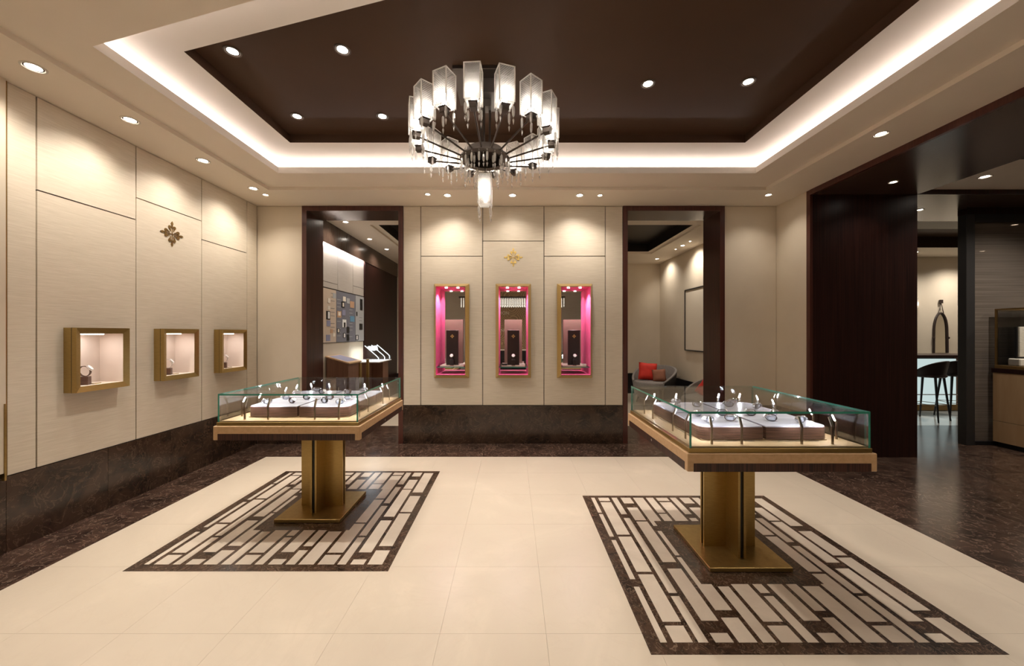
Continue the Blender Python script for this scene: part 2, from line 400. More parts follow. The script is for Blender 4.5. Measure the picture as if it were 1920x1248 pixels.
def inlay(dx, dy, label):
    p = MB().box((.649+dx,1.729+dy,-.018),(2.321+dx,3.418+dy,.0012)).build('inlay_panel', 'marble_inlay', floor)
    p['label'] = label
    for x0, x1, rows in COLS:
        for a, b in rows:
            y1, y0 = Yp(a), Yp(b)
            MB().box((x0+dx,y0+dy,.0),(x1+dx,y1+dy,.0026)).build('inlay_tile', 'marble_chip', p)
    for rects in LSH:
        m = MB()
        for x0,x1,a,b in rects: m.box((x0+dx,Yp(b)+dy,.0),(x1+dx,Yp(a)+dy,.0026))
        m.build('inlay_tile', 'marble_chip', p, fix=False)
inlay(0, 0, 'dark marble mosaic panel under the right showcase')
inlay(-3.102, .605, 'dark marble mosaic panel under the left showcase')

# ------------------------------------------------------------------ ceilings
def inset4(P, d):   # move every side of a convex ccw polygon outward by d
    n = len(P); L = []
    for i in range(n):
        a = Vector(P[i]); b = Vector(P[(i+1)%n]); t = (b-a).normalized(); nn = Vector((t.y,-t.x)); L.append((a+nn*d, t))
    out = []
    for i in range(n):
        p, t = L[i-1]; q, u = L[i]; den = t.x*u.y-t.y*u.x; k = ((q.x-p.x)*u.y-(q.y-p.y)*u.x)/den; out.append((p.x+t.x*k, p.y+t.y*k))
    return out
P1 = [(-2.58,2.28),(2.69,.91),(2.69,4.09),(-2.58,4.09)]
P2 = [(-2.275,2.57),(2.39,1.356),(2.39,3.80),(-2.275,3.80)]
R0 = [(XL-.3,YF-.2),(XR,YF-.2),(XR,YB+.03),(XL-.3,YB+.03)]
R1 = [(-2.94,-3.0),(3.067,-3.0),(3.067,4.473),(-2.94,4.473)]
def loft(rings, cap=False):
    m = MB(); k = len(rings[0][0])
    for (A, za), (Bp, zb) in zip(rings, rings[1:]):
        for i in range(k):
            j = (i+1)%k; m.add([(*A[i],za),(*A[j],za),(*Bp[j],zb),(*Bp[i],zb)], [(0,1,2,3)])
    if cap: P, z = rings[-1]; m.add([(*p,z) for p in P], [tuple(range(k))])
    return m
ceil_ = struct(loft([(R0,ZC),(R1,ZC),(R1,ZU),(P1,ZU)]), 'ceiling', 'ceilpaint', fix=False)
loft([(P1,ZU),(P1,ZLIP),(inset4(P1,.025),ZLIP),(inset4(P1,.025),ZU+.02),(inset4(P1,.34),ZU+.02),(inset4(P1,.34),ZP),(P2,ZP)]).build('cove', 'coverpaint', ceil_, fix=False)
loft([(P2,ZP),(P2,ZT)], cap=True).build('coffer_panel', 'brownpaint', ceil_, fix=False)['label'] = 'dark brown sunken ceiling panel'
MB().box((-3.9,YF-.3,3.62),(11.4,10.2,3.70)).build('ceiling_slab', 'blackpaint', ceil_)
# cove lights, lying in the channel behind the lip
Pc = inset4(P1, .235)
for i in range(4):
    a = Vector((*Pc[i], ZU+.05)); b = Vector((*Pc[(i+1)%4], ZU+.05)); d = b-a; L = d.length
    la = bpy.data.lights.new('cove_strip', 'AREA'); la.shape = 'RECTANGLE'; la.size = L-.1; la.size_y = .03; la.energy = E_COVE*L; la.color = LED
    lo = bpy.data.objects.new('cove_strip', la); COL.objects.link(lo); lo.location = (a+b)/2; lo.rotation_euler = (PI, 0, math.atan2(d.y, d.x)); lo.parent = ceil_

# ceiling of the rooms behind and beside
RB0 = [(-2.95,YJ-.02),(3.75,YJ-.02),(3.75,9.3),(-2.95,9.3)]; RB1 = [(-2.27,5.92),(3.04,5.92),(3.04,8.09),(-2.27,8.09)]; RB2 = [(-2.17,6.02),(2.94,6.02),(2.94,7.99),(-2.17,7.99)]
c2 = struct(loft([(RB0,ZC),(RB1,ZC),(RB1,ZC+.03),(RB2,ZC+.03)]), 'ceiling', 'ceilpaint', fix=False)
loft([(RB2,ZC+.03),(RB2,ZC+.2)], cap=True).build('coffer_panel', 'blackpaint', c2, fix=False)
c3 = struct(MB().box((XP-.05,YF,ZC),(11.3,YP,ZC+.05)), 'ceiling', 'ceilpaint')
RR0 = [(4.6,5.50),(11.3,5.50),(11.3,9.6),(4.6,9.6)]; RR1 = [(4.7,6.15),(11.0,6.15),(11.0,7.49),(4.7,7.49)]
c4 = struct(loft([(RR0,ZC),(RR1,ZC)]), 'ceiling', 'ceilpaint', fix=False)
loft([(RR1,ZC),(RR1,ZC+.22)], cap=True).build('coffer_panel', 'brownpaint', c4, fix=False)
MB().box((5.02,2.6,ZC-.012),(7.2,3.66,ZC-.002)).build('air_slot', 'black', c3)

# ------------------------------------------------------------------ walls
GAP = .010
def slab_holes(name, mat, axis, d0, d1, u0, u1, v0, v1, holes, parent=None, kind=True):
    """vertical slab of depth d0..d1 along an axis, with rectangular holes (u0,u1,v0,v1) lined on their inner faces"""
    mk = (lambda d: (lambda u, v: (u, d, v))) if axis == 'Y' else (lambda d: (lambda u, v: (d, u, v)))
    us = [u0,u1]+[h for H in holes for h in H[:2]]; vs = [v0,v1]+[h for H in holes for h in H[2:]]
    us = [u for u in us if u0 <= u <= u1]; vs = [v for v in vs if v0 <= v <= v1]
    m = MB()
    for d in (d0, d1): m.grid_wall(us, vs, holes, mk(d))
    for H in holes+[(u0,u1,v0,v1)]:
        a, b, c, e = H; low = c < v0; a=max(a,u0); b=min(b,u1); c=max(c,v0); e=min(e,v1)
        for (p, q) in (((a,c),(b,c)),((b,c),(b,e)),((b,e),(a,e)),((a,e),(a,c)))[1 if low else 0:]:
            m.add([mk(d0)(*p), mk(d0)(*q), mk(d1)(*q), mk(d1)(*p)], [(0,1,2,3)])
    o = m.build(name, mat, parent)
    if kind and not parent: o['kind'] = 'structure'
    return o
DL = (-2.848,-1.478); DR = (1.507,2.884)     # doorways: outside edges of the wooden linings
NX = [-.819, .018, .851]; NW, NZ0, NZ1 = .195, .942, 2.125
PX = [-1.239,-.3985,.4348,1.268]
wb = slab_holes('wall_back', 'wallpaint', 'Y', YB+.03, YJ, XL-.3, XR+.02, -.001, ZC+.03, [(DL[0],DL[1],-1,ZC-.002),(DR[0],DR[1],-1,ZC-.002)]+[(x-NW,x+NW,NZ0,NZ1) for x in NX])
def bpanel(x0, x1, z0, z1, hole=None, mat='wallcloth', par=None):
    x0 += GAP/2; x1 -= GAP/2; z0 += GAP/2; z1 -= GAP/2
    return slab_holes('wall_panel', mat, 'Y', YB, YB+.022, x0, x1, z0, z1, [hole] if hole else [], par or wb)
ZS, ZM = 2.543, 2.748
bpanel(XL, DL[0], PL, ZC, mat='wallpaint')
bpanel(DL[1], PX[0], PL, ZC); bpanel(PX[3], DR[0], PL, ZC)
for i in range(3):
    zs = ZM if i == 1 else ZS
    bpanel(PX[i], PX[i+1], zs, ZC)
    bpanel(PX[i], PX[i+1], PL, zs, (NX[i]-NW, NX[i]+NW, NZ0, NZ1))
bpanel(DR[1], XR-.001, PL, ZC, mat='wallpaint')
MB().box((DL[1],YB+.008,PL),(DR[0],YB+.012,ZC)).v
def strip(x0,x1,z0,z1): MB().box((x0,YB+.016,z0),(x1,YB+.03,z1)).build('joint_strip', 'groove', wb)
for x in PX: strip(x-GAP/2, x+GAP/2, PL, ZC)
for i in range(3):
    zs = ZM if i == 1 else ZS; strip(PX[i]+GAP/2, PX[i+1]-GAP/2, zs-GAP/2, zs+GAP/2)
# left wall (panelled); hollow behind the panels where the vitrines sit
wl = struct(MB().box((-3.80,YF-.2,0),(-3.62,YB+.4,ZC+.1)), 'wall_left', 'blackpaint')
SY = [2.54,2.70,3.415,4.137,4.844,YB]; VY = [2.863+.02, 3.588+.0, 4.306-.02]
VW, VZ0, VZ1 = .400, 1.035, 1.541
VYC = [(2.863+3.262)/2, (3.580+3.990)/2, (4.300+4.715)/2]
def lpanel(y0, y1, z0, z1, hole=None, mat='wallcloth'):
    return slab_holes('wall_panel', mat, 'X', XL-.022, XL, y0+GAP/2, y1-GAP/2, z0+GAP/2, z1-GAP/2, [hole] if hole else [], wl)
def lstrip(y0,y1,z0,z1): MB().box((XL-.035,y0,z0),(XL-.019,y1,z1)).build('joint_strip', 'groove', wl)
lpanel(SY[0], SY[1], PL, ZC); lpanel(SY[4], SY[5], PL, ZC)
for i in range(3):
    zs = ZM if i == 1 else ZS; y0, y1 = SY[i+1], SY[i+2]
    lpanel(y0, y1, zs, ZC); lpanel(y0, y1, PL, zs, (VYC[i]-.175, VYC[i]+.175, VZ0+.03, VZ1-.03)); lstrip(y0+GAP/2, y1-GAP/2, zs-GAP/2, zs+GAP/2)
for y in SY[1:5]: lstrip(y-GAP/2, y+GAP/2, PL, ZC)
MB().box((XL-.03,SY[0]-.02,PL),(XL+.004,SY[0],ZC)).build('edge_strip', 'bronze_dark', wl)
lo_ = MB().box((XL-.02,YF,.55),(XL+.028,SY[0]-.024,ZC)).build('wall_return', 'wallpaint', wl)
MB().box((XL-.02,SY[0]-.034,.5),(XL+.034,SY[0]-.0241,1.02)).build('corner_guard', 'bronze', wl)
# right wall: short return, then the wooden portal
struct(MB().box((XR,YP+.01,0),(XR+.1,YB+.4,ZC+.03)), 'wall_right', 'wallpaint')
por = struct(MB().box((XR+.028,YP,0),(XP,5.55,ZC-.055)), 'wall_portal', 'macassar')
MB().box((XR-.004,YP-.005,0),(XR+.028,YP+.05,ZC-.002)).build('portal_trim', 'macassar_edge', por)
sof = MB().box((XR+.028,YF,ZC-.055),(XP,YP,ZC+.04)).build('portal_soffit', 'macassar_soffit', por)
MB().box((XR-.004,YF,ZC-.062),(XR+.028,YP-.005,ZC+.04)).build('portal_trim', 'macassar_edge', por)
MB().box((XP,YP,ZC-.057),(11.3,5.54,ZC+.04)).build('portal_soffit', 'macassar_soffit', por)
MB().box((XP+.001,YP-.012,ZC-.057),(11.3,YP,ZC+.003)).build('portal_trim', 'macassar', por)
# far rooms
struct(MB().box((-3.08,YJ,0),(-2.9,9.3,ZC+.03)), 'wall_room_left', 'wallpaint')
wfar = struct(MB().box((-3.08,9.25,0),(3.9,9.4,ZC+.03)), 'wall_room_back', 'wallpaint')
struct(MB().box((3.69,YJ,0),(3.85,9.3,ZC+.03)), 'wall_room_right', 'wallpaint')
struct(MB().box((4.55,8.40,0),(11.3,8.5,ZC+.03)), 'wall_bar_back', 'wallpaint')
struct(MB().box((11.2,YF,0),(11.35,9.6,ZC+.3)), 'wall_side', 'wallpaint')
struct(MB().box((4.5,5.55,0),(4.6,8.5,ZC+.03)), 'wall_bar_left', 'wallpaint')
wf = struct(MB().box((-3.9,YF-.12,0),(11.35,YF,ZC+.3)), 'wall_front', 'wallcloth_grey')
MB().box((-1.15,YF,.0),(1.15,YF+.03,ZC)).build('patterned_panel', 'arabesque', wf)
MB().box((1.15,YF,.0),(1.35,YF+.06,ZC)).build('dark_pilaster', 'black', wf)
def letters(txt, x, z, size, par):     # painted words, reading left to right in the mirrors
    cu = bpy.data.curves.new('letters', 'FONT'); cu.body = txt; cu.size = size; cu.extrude = .002
    o = bpy.data.objects.new('letters', cu); me = bpy.data.meshes.new_from_object(o); bpy.data.objects.remove(o)
    for v in me.vertices: v.co = Vector((v.co.x+x, YF+.032+v.co.z, v.co.y+z))
    me.materials.append(MATS['cream']); o = bpy.data.objects.new('lettering', me); COL.objects.link(o); o.parent = par
letters('ION', -.42, 2.20, .17, wf); letters('NO', -.42, 1.55, .15, wf)
# marble plinths
def plinth(nm, axis, d0, d1, u0, u1, joints):
    ends = [u0]+[j for j in joints if u0 < j < u1]+[u1]
    base = struct(B((0,0,0),(0,0,0)) if 0 else (MB().box((u0,d0+.012,0),(u1,d1,PL-.002)) if axis == 'Y' else MB().box((d0,u0,0),(d1-.012,u1,PL-.002))), nm, 'black')
    for a, b in zip(ends, ends[1:]):
        m = MB().box((a+.001,d0,.001),(b-.001,d0+.0119,PL)) if axis == 'Y' else MB().box((d1-.0119,a+.001,.001),(d1,b-.001,PL))
        m.build('marble_slab', 'marble_dark', base)
plinth('baseboard_left', 'X', XL-.02, XL+.012, YF, YB-.012, [1.47,2.53,3.168,3.75,4.42])
plinth('baseboard_back', 'Y', YB-.012, YB+.03, DL[1]+.003, DR[0]-.003, [-.62,.02,.66])
plinth('baseboard_back', 'Y', YB-.012, YB+.03, XL+.013, DL[0]-.003, [])
plinth('baseboard_back', 'Y', YB-.012, YB+.03, DR[1]+.003, XR-.012, [])
plinth('baseboard_right', 'X', XR-.012, XR-.001, YP+.055, YB-.013, [])
struct(MB().box((-2.89,9.225,0),(3.68,9.25,.50)), 'baseboard_room', 'black')
struct(MB().box((3.665,YJ+.01,0),(3.69,9.22,.50)), 'baseboard_room', 'black')
# doorway linings
def lining(nm, x0, x1):
    t, d = .062, .03
    m = MB().box((x0,YB-.006,0),(x0+t,YJ+.004,ZC-.003)).box((x1-t,YB-.006,0),(x1,YJ+.004,ZC-.003))
    r = struct(m, nm, 'macassar_door', fix=False)
    MB().box((x0+t,YB-.004,ZC-.068),(x1-t,YJ+.003,ZC-.003)).build('door_head', 'macassar_soffit', r)
    e = MB().box((x0-.001,YB-.012,0),(x0+t,YB-.0061,ZC-.003)).box((x1-t,YB-.012,0),(x1+.001,YB-.0061,ZC-.003)).box((x0+t,YB-.012,ZC-.068),(x1-t,YB-.0061,ZC-.003))
    e.build('door_casing', 'macassar_edge', r, fix=False)
lining('door_1', *DL); lining('door_2', *DR)

# ------------------------------------------------------------------ downlights
def make_light(parent, kind, e, col, loc=(0,0,-.02), rot=(0,0,0), angle=80, blend=.6, size=.03, sy=None):
    la = bpy.data.lights.new('lamp', kind); la.energy = e; la.color = col
    if kind == 'SPOT': la.spot_size = math.radians(angle); la.spot_blend = blend; la.shadow_soft_size = size
    elif kind == 'AREA':
        la.shape = 'RECTANGLE' if sy else 'SQUARE'; la.size = size
        if sy: la.size_y = sy
    else: la.shadow_soft_size = size
    o = bpy.data.objects.new('lamp', la); COL.objects.link(o); o.parent = parent; o.location = loc; o.rotation_euler = rot; return o
trim_me = {}
def downlight(p, label, e=0, tilt=(0,0), r=.045, dark=False, angle=122, blend=.95, group='recessed ceiling downlights', col=WARM, lens='lens'):
    t = thing('downlight', p, label, 'light', group)
    key = (r, dark, lens)
    if key not in trim_me:
        prof = [(r*1.28,0),(r*1.28,-.004),(r*1.05,-.005),(r*.96,.0),(r*.90,.012)]
        a = MB().lathe(prof, 24).build('trim_ring', 'downtrim_dark' if dark else 'downtrim', t, smooth=True, fix=False)
        b = MB().lathe([(r*.80,-.001),(r*.5,-.0035),(.0005,-.004)], 24).build('lens', lens, t, fix=False)
        c = MB().lathe([(r*.97,-.0012),(r*.80,-.0008)], 24).build('baffle', 'groove', t, fix=False)
        trim_me[key] = (a.data, b.data, c.data)
    else:
        for nm, me in zip(('trim_ring','lens','baffle'), trim_me[key]):
            o = bpy.data.objects.new(nm, me); COL.objects.link(o); o.parent = t
    if e: make_light(t, 'SPOT', e, col, (0,0,-.012), (tilt[0], tilt[1], 0), angle, blend, r*.8)
    return t
TW = .22
# (pixel, height, label, energy, tilt, radius)
for px, py, lab, e, tl, r in [
    (63,126,'large white downlight in the ceiling, nearest the camera on the left',E_WALL,(0,TW),.048),
    (244,225,'downlight in the ceiling above the first left wall vitrine',E_WALL,(0,TW),.048),
    (381,301,'downlight in the ceiling above the gold emblem of the left wall',E_WALL,(0,TW),.048),
    (475,353,'downlight near the back left corner, larger of the pair',E_WALL,(0,TW),.045),
    (498,365,'small downlight in the back left corner, beside the larger one',E_SMALL,(0,0),.03),
    (802,364,'small downlight above the left pink niche',E_SMALL,(0,0),.03),
    (839,366,'larger downlight above the left pink niche',E_WALL*.9,(TW,0),.045),
    (961,366,'downlight centred above the middle pink niche and its emblem',E_WALL*.55,(TW,0),.045),
    (1087,366,'larger downlight above the right pink niche',E_WALL*.9,(TW,0),.045),
    (1125,366,'small downlight above the right pink niche',E_SMALL,(0,0),.03),
    (1441,365,'small downlight in the back right corner of the ceiling',E_SMALL,(0,0),.035),
    (1652,251,'downlight in the ceiling along the wooden portal on the right',E_WALL*.8,(0,0),.045)]:
    downlight(plane_pt(px, py, ZC), lab, e, tl, r)
TC = Vector((1.5,2.58,.9)); TCL = Vector((-1.6,3.18,.9))
def aim(p, q):
    d = (Vector(q)-Vector(p)).normalized(); return d.to_track_quat('-Z','Y').to_euler()
for px, py, lab, q in [
    (436,96,'round spotlight in the dark coffer, nearest its front left corner',(-1.6,2.6,0)),
    (642,93,'round spotlight in the dark coffer, front row, left of the chandelier',(-.9,2.2,0)),
    (557,218,'spotlight in the dark coffer near its back left corner',(-1.7,3.3,0)),
    (717,218,'spotlight in the dark coffer behind and left of the chandelier',(-.4,3.4,0)),
    (1215,157,'spotlight in the dark coffer just right of the chandelier',(1.3,2.5,0)),
    (1403,153,'spotlight in the dark coffer, rightmost of all in it',(1.9,2.3,0))]:
    p = plane_pt(px, py, ZT); t = downlight(p, lab, 0, dark=True, r=.045, group='spotlights in the dark coffer')
    l = make_light(t, 'SPOT', E_COFFER, WARM2, (0,0,-.015), (0,0,0), 95, .8, .04); l.rotation_euler = aim(p, q)
for px, py, Z, lab in [(1675,341,ZC-.056,'downlight set in the dark wooden soffit of the portal'),
    (1725,393,ZC-.058,'downlight in the wooden soffit by the bar entrance')]:
    p = plane_pt(px, py, Z); downlight(p, lab, 7, r=.033, group='downlights of the portal')
downlight(plane_pt(1847,331,ZC), 'downlight in the pale ceiling beyond the wooden portal', 20, r=.045, group='downlights of the portal')
for px, py, lab in [(648,416,'downlight in the far room, nearest in the left doorway'),(693,448,'middle downlight seen through the left doorway'),(725,467,'farthest downlight seen through the left doorway'),
    (1232,485,'lone downlight by the far corner in the right doorway'),(1280,460,'brightest downlight along the wall in the right doorway'),(1267,467,'small downlight left of the brightest one in the right doorway'),(1294,452,'small downlight right of the brightest one in the right doorway')]:
    small = px in (1267,1294); p = plane_pt(px, py, ZC)
    downlight(p, lab, 0 if small else 15 if px < 1270 else 26, (0, -.38 if px > 1000 else .25), r=.022 if small else .042, group='downlights of the far room')
# unseen downlights added behind the camera for fill, same fittings as the visible ones
k = 0
for x in (-3.09, -1.2, 1.2, 3.2):
    for y in (-2.3, -.6, .9):
        if abs(x) < 2 and y > .5: continue
        t = thing('downlight', (x,y,ZC if abs(x) > 3 else ZU), 'added fill downlight in the ceiling behind the camera, '+{-2.3:'farthest back',-.6:'middle',.9:'nearest'}[y]+' row, '+{-3.09:'left side',-1.2:'left of centre',1.2:'right of centre',3.2:'right side'}[x], 'light', 'added fill downlights behind the camera')
        for nm, me in zip(('trim_ring','lens','baffle'), trim_me[(.045,False,'lens')]):
            o = bpy.data.objects.new(nm, me); COL.objects.link(o); o.parent = t
        make_light(t, 'SPOT', E_BACK if y < 0 else E_WALL, WARM, (0,0,-.012), (0,0,0), 110, .8, .04)
# far rooms, bar, vestibule: unseen downlights added to brighten them
for p, e in [((-.5,7,ZC+.2),26),((-1.5,6.5,ZC+.2),24),((1.6,6.6,ZC+.2),20),((8.6,7.9,ZC),24),((9.9,7.8,ZC),34),((6.4,4.1,ZC),34),((7.6,3.6,ZC),34),((6.6,1.6,ZC),30),((8.0,5.9,ZC),24)]:
    t = thing('downlight', (p[0],p[1],p[2]-.003), 'added ceiling downlight brightening the neighbouring rooms, hidden from the front view', 'light', 'added downlights of the neighbouring rooms')
    for nm, me in zip(('trim_ring','lens','baffle'), trim_me[(.045,False,'lens')]):
        o = bpy.data.objects.new(nm, me); COL.objects.link(o); o.parent = t
    make_light(t, 'SPOT', e*2.0, WARM, (0,0,-.012), (0,0,0), 140, .9, .05)

# ------------------------------------------------------------------ emblems on the walls
t = thing('wall_emblem', (XL, (SY[2]+SY[3])/2, 2.48), 'bronze ornamental cross emblem on the left wall panel', 'emblem')
yE = (1/(960-300)+1/(960-343))/2*F*-XL; t.location = (XL, yE, 2.507)
emblem('cross', .128, Matrix.Rotation(PI/2,4,'Z') @ Matrix.Rotation(PI/2,4,'X'), 'bronze_dark', t)
t = thing('wall_emblem', (.018, YB, 2.527), 'golden ornamental cross emblem above the middle pink niche', 'emblem')
emblem('cross', .128, Matrix.Rotation(PI/2,4,'X'), 'gold', t)

# ------------------------------------------------------------------ watches
def watch_mb(ry=.024, rz=.030, wd=.018, strap='steel'):
    r = MB(); n = 22; R = []
    for k in range(n):
        a = 2*PI*k/n; R.append((ry*math.cos(a), rz*math.sin(a)))
    th = .0028; vs = []; fs = []
    for k in range(n):
        a = 2*PI*k/n; c, s_ = math.cos(a), math.sin(a)
        for (x, rr) in ((-wd/2,0),(wd/2,0),(wd/2,-th),(-wd/2,-th)): vs.append((x, (ry+rr)*c, (rz+rr)*s_))
    for k in range(n):
        j = (k+1)%n
        for q in range(4): fs.append((k*4+q, k*4+(q+1)%4, j*4+(q+1)%4, j*4+q))
    r.add(vs, fs); return r
watch_proto = {}
def watch(loc, rz, lean, label, strap='steel', group='watches on display', sc=1.0, dial='dial'):
    key = (strap, dial)
    if key not in watch_proto:
        t = thing('wristwatch', (0,0,0), label, 'watch', group)
        watch_mb().build('strap', strap, t, smooth=True)
        M = Matrix.Translation((0,-.022,.012)) @ Matrix.Rotation(math.radians(68),4,'X')
        c = MB().lathe([(.0005,-.004),(.015,-.004),(.0195,-.001),(.0195,.004),(.0165,.006),(.0005,.006)], 20, M).build('case', 'steel', t, smooth=True, fix=False)
        MB().lathe([(.0155,.0062),(.0005,.0064)], 20, M).build('dial', dial, c, fix=False)
        MB().lathe([(.0005,.02),(.003,.02),(.003,.0235),(.0005,.0235)], 8, M @ Matrix.Rotation(PI/2,4,'Y')).build('crown', 'steel', c, fix=False)
        watch_proto[key] = (t, tree(t)); o = t
    else:
        o = copy_tree(watch_proto[key][0], None, watch_proto[key][1]); tag(o, label, 'watch', group)
    o.location = loc; o.rotation_euler = (lean, 0, rz); o.scale = sc if isinstance(sc, tuple) else (sc,sc,sc); return o

# ------------------------------------------------------------------ wall vitrines on the left
def bevel_frame(M, hw, hh, wi, hi, d_out, d_in, back, mats):   # picture-frame ring: outer rect at depth d_out, inner rect at d_in, in local (u, v, w); w towards the room
    m = MB()
    o0 = [(-hw,-hh,back),(hw,-hh,back),(hw,hh,back),(-hw,hh,back)]; o1 = [(x,y,d_out) for x,y,_ in o0]
    i1 = [(-wi,-hi,d_in),(wi,-hi,d_in),(wi,hi,d_in),(-wi,hi,d_in)]; i0 = [(x,y,back) for x,y,_ in i1]
    for A, C in ((o0,o1),(o1,i1),(i1,i0)):
        for k in range(4):
            j = (k+1)%4; m.add([M @ Vector(A[k]), M @ Vector(A[j]), M @ Vector(C[j]), M @ Vector(C[k])], [(0,1,2,3)])
    return m
ML = Matrix.Rotation(PI/2,4,'Z') @ Matrix.Rotation(PI/2,4,'X')
HN = ['nearest the camera','in the middle, under the emblem','farthest, next to the back wall']
for i, yc in enumerate(VYC):
    t = thing('wall_vitrine', (XL, yc, (VZ0+VZ1)/2), 'bronze framed lit wall vitrine on the left wall, '+HN[i], 'display case', 'lit vitrines on the left wall')
    hh = (VZ1-VZ0)/2
    bevel_frame(ML, .2, hh, .16, hh-.045, .10, .085, 0.0, 0).build('frame', 'bronze', t)
    MB().box((.002,-.2015,-hh-.0015),(.052,.2015,hh+.0015)).v
    mm = MB()                                   # shadow joint around the body of the box
    for a, b in (((.060,-.2008,-hh-.0008),(.063,.2008,-hh)),((.060,-.2008,hh),(.063,.2008,hh+.0008)),((.060,-.2008,-hh),(.063,-.2,hh)),((.060,.2,-hh),(.063,.2008,hh))): mm.box(a, b)
    mm.build('joint', 'black', t, fix=False)
    g = hh-.046; m = MB(); bx = -.12; fx = .084; y = .159
    for quad in ([(bx,-y,-g),(bx,y,-g),(bx,y,g),(bx,-y,g)],[(bx,y,-g),(fx,y,-g),(fx,y,g),(bx,y,g)],[(bx,-y,-g),(fx,-y,-g),(fx,-y,g),(bx,-y,g)],[(bx,-y,g),(bx,y,g),(fx,y,g),(fx,-y,g)]): m.add(quad, [(0,1,2,3)])
    m.build('lining', 'vitrinein', t, fix=False)
    MB().box((bx,-y,-g-.004),(fx,y,-g)).build('base_board', 'cream', t)
    MB().box((.035,-y+.02,g-.008),(.06,.03,g-.001)).build('light_strip', 'ledline', t)
    make_light(t, 'AREA', .24, (1,.93,.90), (-.0,-.05,g-.012), (0,0,0), size=.10, sy=.14)
    bz = (VZ0+VZ1)/2-g
    b = thing('watch_block', (XL+.015, yc-.07, bz), 'dark wooden watch block in the left wall vitrine '+HN[i], 'stand', 'watch blocks in the vitrines', rz=.5)
    MB().cbox((-.028,-.028,0),(.028,.028,.068), .0015).build('block', 'walnut', b)
    watch((XL+.015, yc-.07, bz+.068+.043), .5+PI/2, -.25, 'steel wristwatch on the dark block in the vitrine '+HN[i], 'steel' if i else 'strapbrown', 'watches in the left wall vitrines', 1.45)
    p = thing('price_plate', (XL+.02, yc+.0, bz), 'small brass sign plate lying in the left wall vitrine '+HN[i], 'sign', 'sign plates in the vitrines')
    MB().box((-.02,-.028,0),(.02,.028,.006)).build('plate', 'bronze', p); MB().box((-.016,-.023,.006),(.016,.023,.007)).build('inlay', 'cream', p)

# ------------------------------------------------------------------ pink niches in the back wall
MBk = Matrix.Rotation(PI/2,4,'X')
NN = ['left','middle','right']; YM = 5.275
for i, xc in enumerate(NX):
    zc = (2.167+.891)/2; hh = (2.167-.891)/2
    t = thing('niche_vitrine', (xc, YB, zc), 'tall bronze framed pink display niche, '+NN[i]+' one of three in the back wall', 'display case', 'pink niches in the back wall')
    bevel_frame(MBk, .239, hh, .197, hh-.046, .006, .106, 0, 0).build('frame', 'brass', t)
    g0, g1 = NZ0-zc, NZ1-zc; d = YM-YB; a = NW-.0005; fy = -.105; m = MB()
    for sx in (-a, a): m.add([(sx,fy,g0),(sx,d,g0),(sx,d,g1),(sx,fy,g1)], [(0,1,2,3)])
    m.add([(-a,fy,g0+.001),(a,fy,g0+.001),(a,d,g0+.001),(-a,d,g0+.001)], [(0,1,2,3)]); m.add([(-a,fy,g1-.001),(a,fy,g1-.001),(a,d,g1-.001),(-a,d,g1-.001)], [(0,1,2,3)])
    m.build('lining', 'pink', t, fix=False)
    MB().box((-a,d-.003,g0+.002),(a,d,g1-.002)).build('mirror', 'mirrorglass', t)
    MB().box((-.125,d-.03,1.075-zc),(.125,d-.012,1.69-zc)).build('back_board', 'nicheback', t)
    pane(((-.194,-.06,1.037-zc),(.194,d-.004,1.045-zc)), 'z').build('glass_shelf', ['glassclear','glassedge'], t, fix=False)
    MB().box((-.16,.0,1.0455-zc),(.16,d-.008,1.06-zc)).build('tray', 'cream', t)
    MB().lathe([(.02,0),(.0005,.001)], 16, Matrix.Translation((-.08,.03,g1-.012))).build('lens', 'lens_dim', t, fix=False)
    MB().lathe([(.02,0),(.0005,.001)], 16, Matrix.Translation((.08,.03,g1-.012))).build('lens', 'lens_dim', t, fix=False)
    make_light(t, 'SPOT', 4.6, PINKL, (-.08,.03,g1-.020), (0,-.12,0), 130, .5, .012); make_light(t, 'SPOT', 4.6, PINKL, (.08,.03,g1-.016), (0,.12,0), 130, .5, .012)
    pq = thing('watch_plaque', (xc, 5.10, 1.0605), 'dark upright plaque with a small cross in the '+NN[i]+' pink niche', 'display stand', 'plaques in the pink niches')
    MB().cbox((-.082,-.02,0),(.082,.02,.478), .002).build('board', 'plaque', pq)
    emblem('cross', .028, M_BACK(0,-.0202,.395), 'gold', pq, th=.003)
    MB().cbox((-.026,-.072,0),(.026,-.0205,.075), .002).build('rest', 'plaque', pq)
    watch((xc+.0, 5.046, 1.178), 0, 0, 'wristwatch standing before the dark plaque in the '+NN[i]+' pink niche', 'strapleather', 'watches in the pink niches', 1.3)
    pt = thing('price_card', (xc+.135 if i != 0 else xc+.14, 5.05, 1.0605), 'small white card on the glass shelf of the '+NN[i]+' pink niche', 'card', 'cards in the pink niches')
    MB().cbox((-.024,-.012,0),(.024,.012,.02), .001).build('card', 'white', pt)
    if i == 1:
        pt = thing('sign_block', (xc-.12, 5.05, 1.0605), 'dark sign block with pale edge at the left of the middle pink niche', 'sign'); MB().cbox((-.036,-.014,0),(.036,.014,.026), .001).build('block', 'black', pt); MB().box((-.03,-.0145,.02),(.03,-.014,.023)).build('line', 'white', pt)

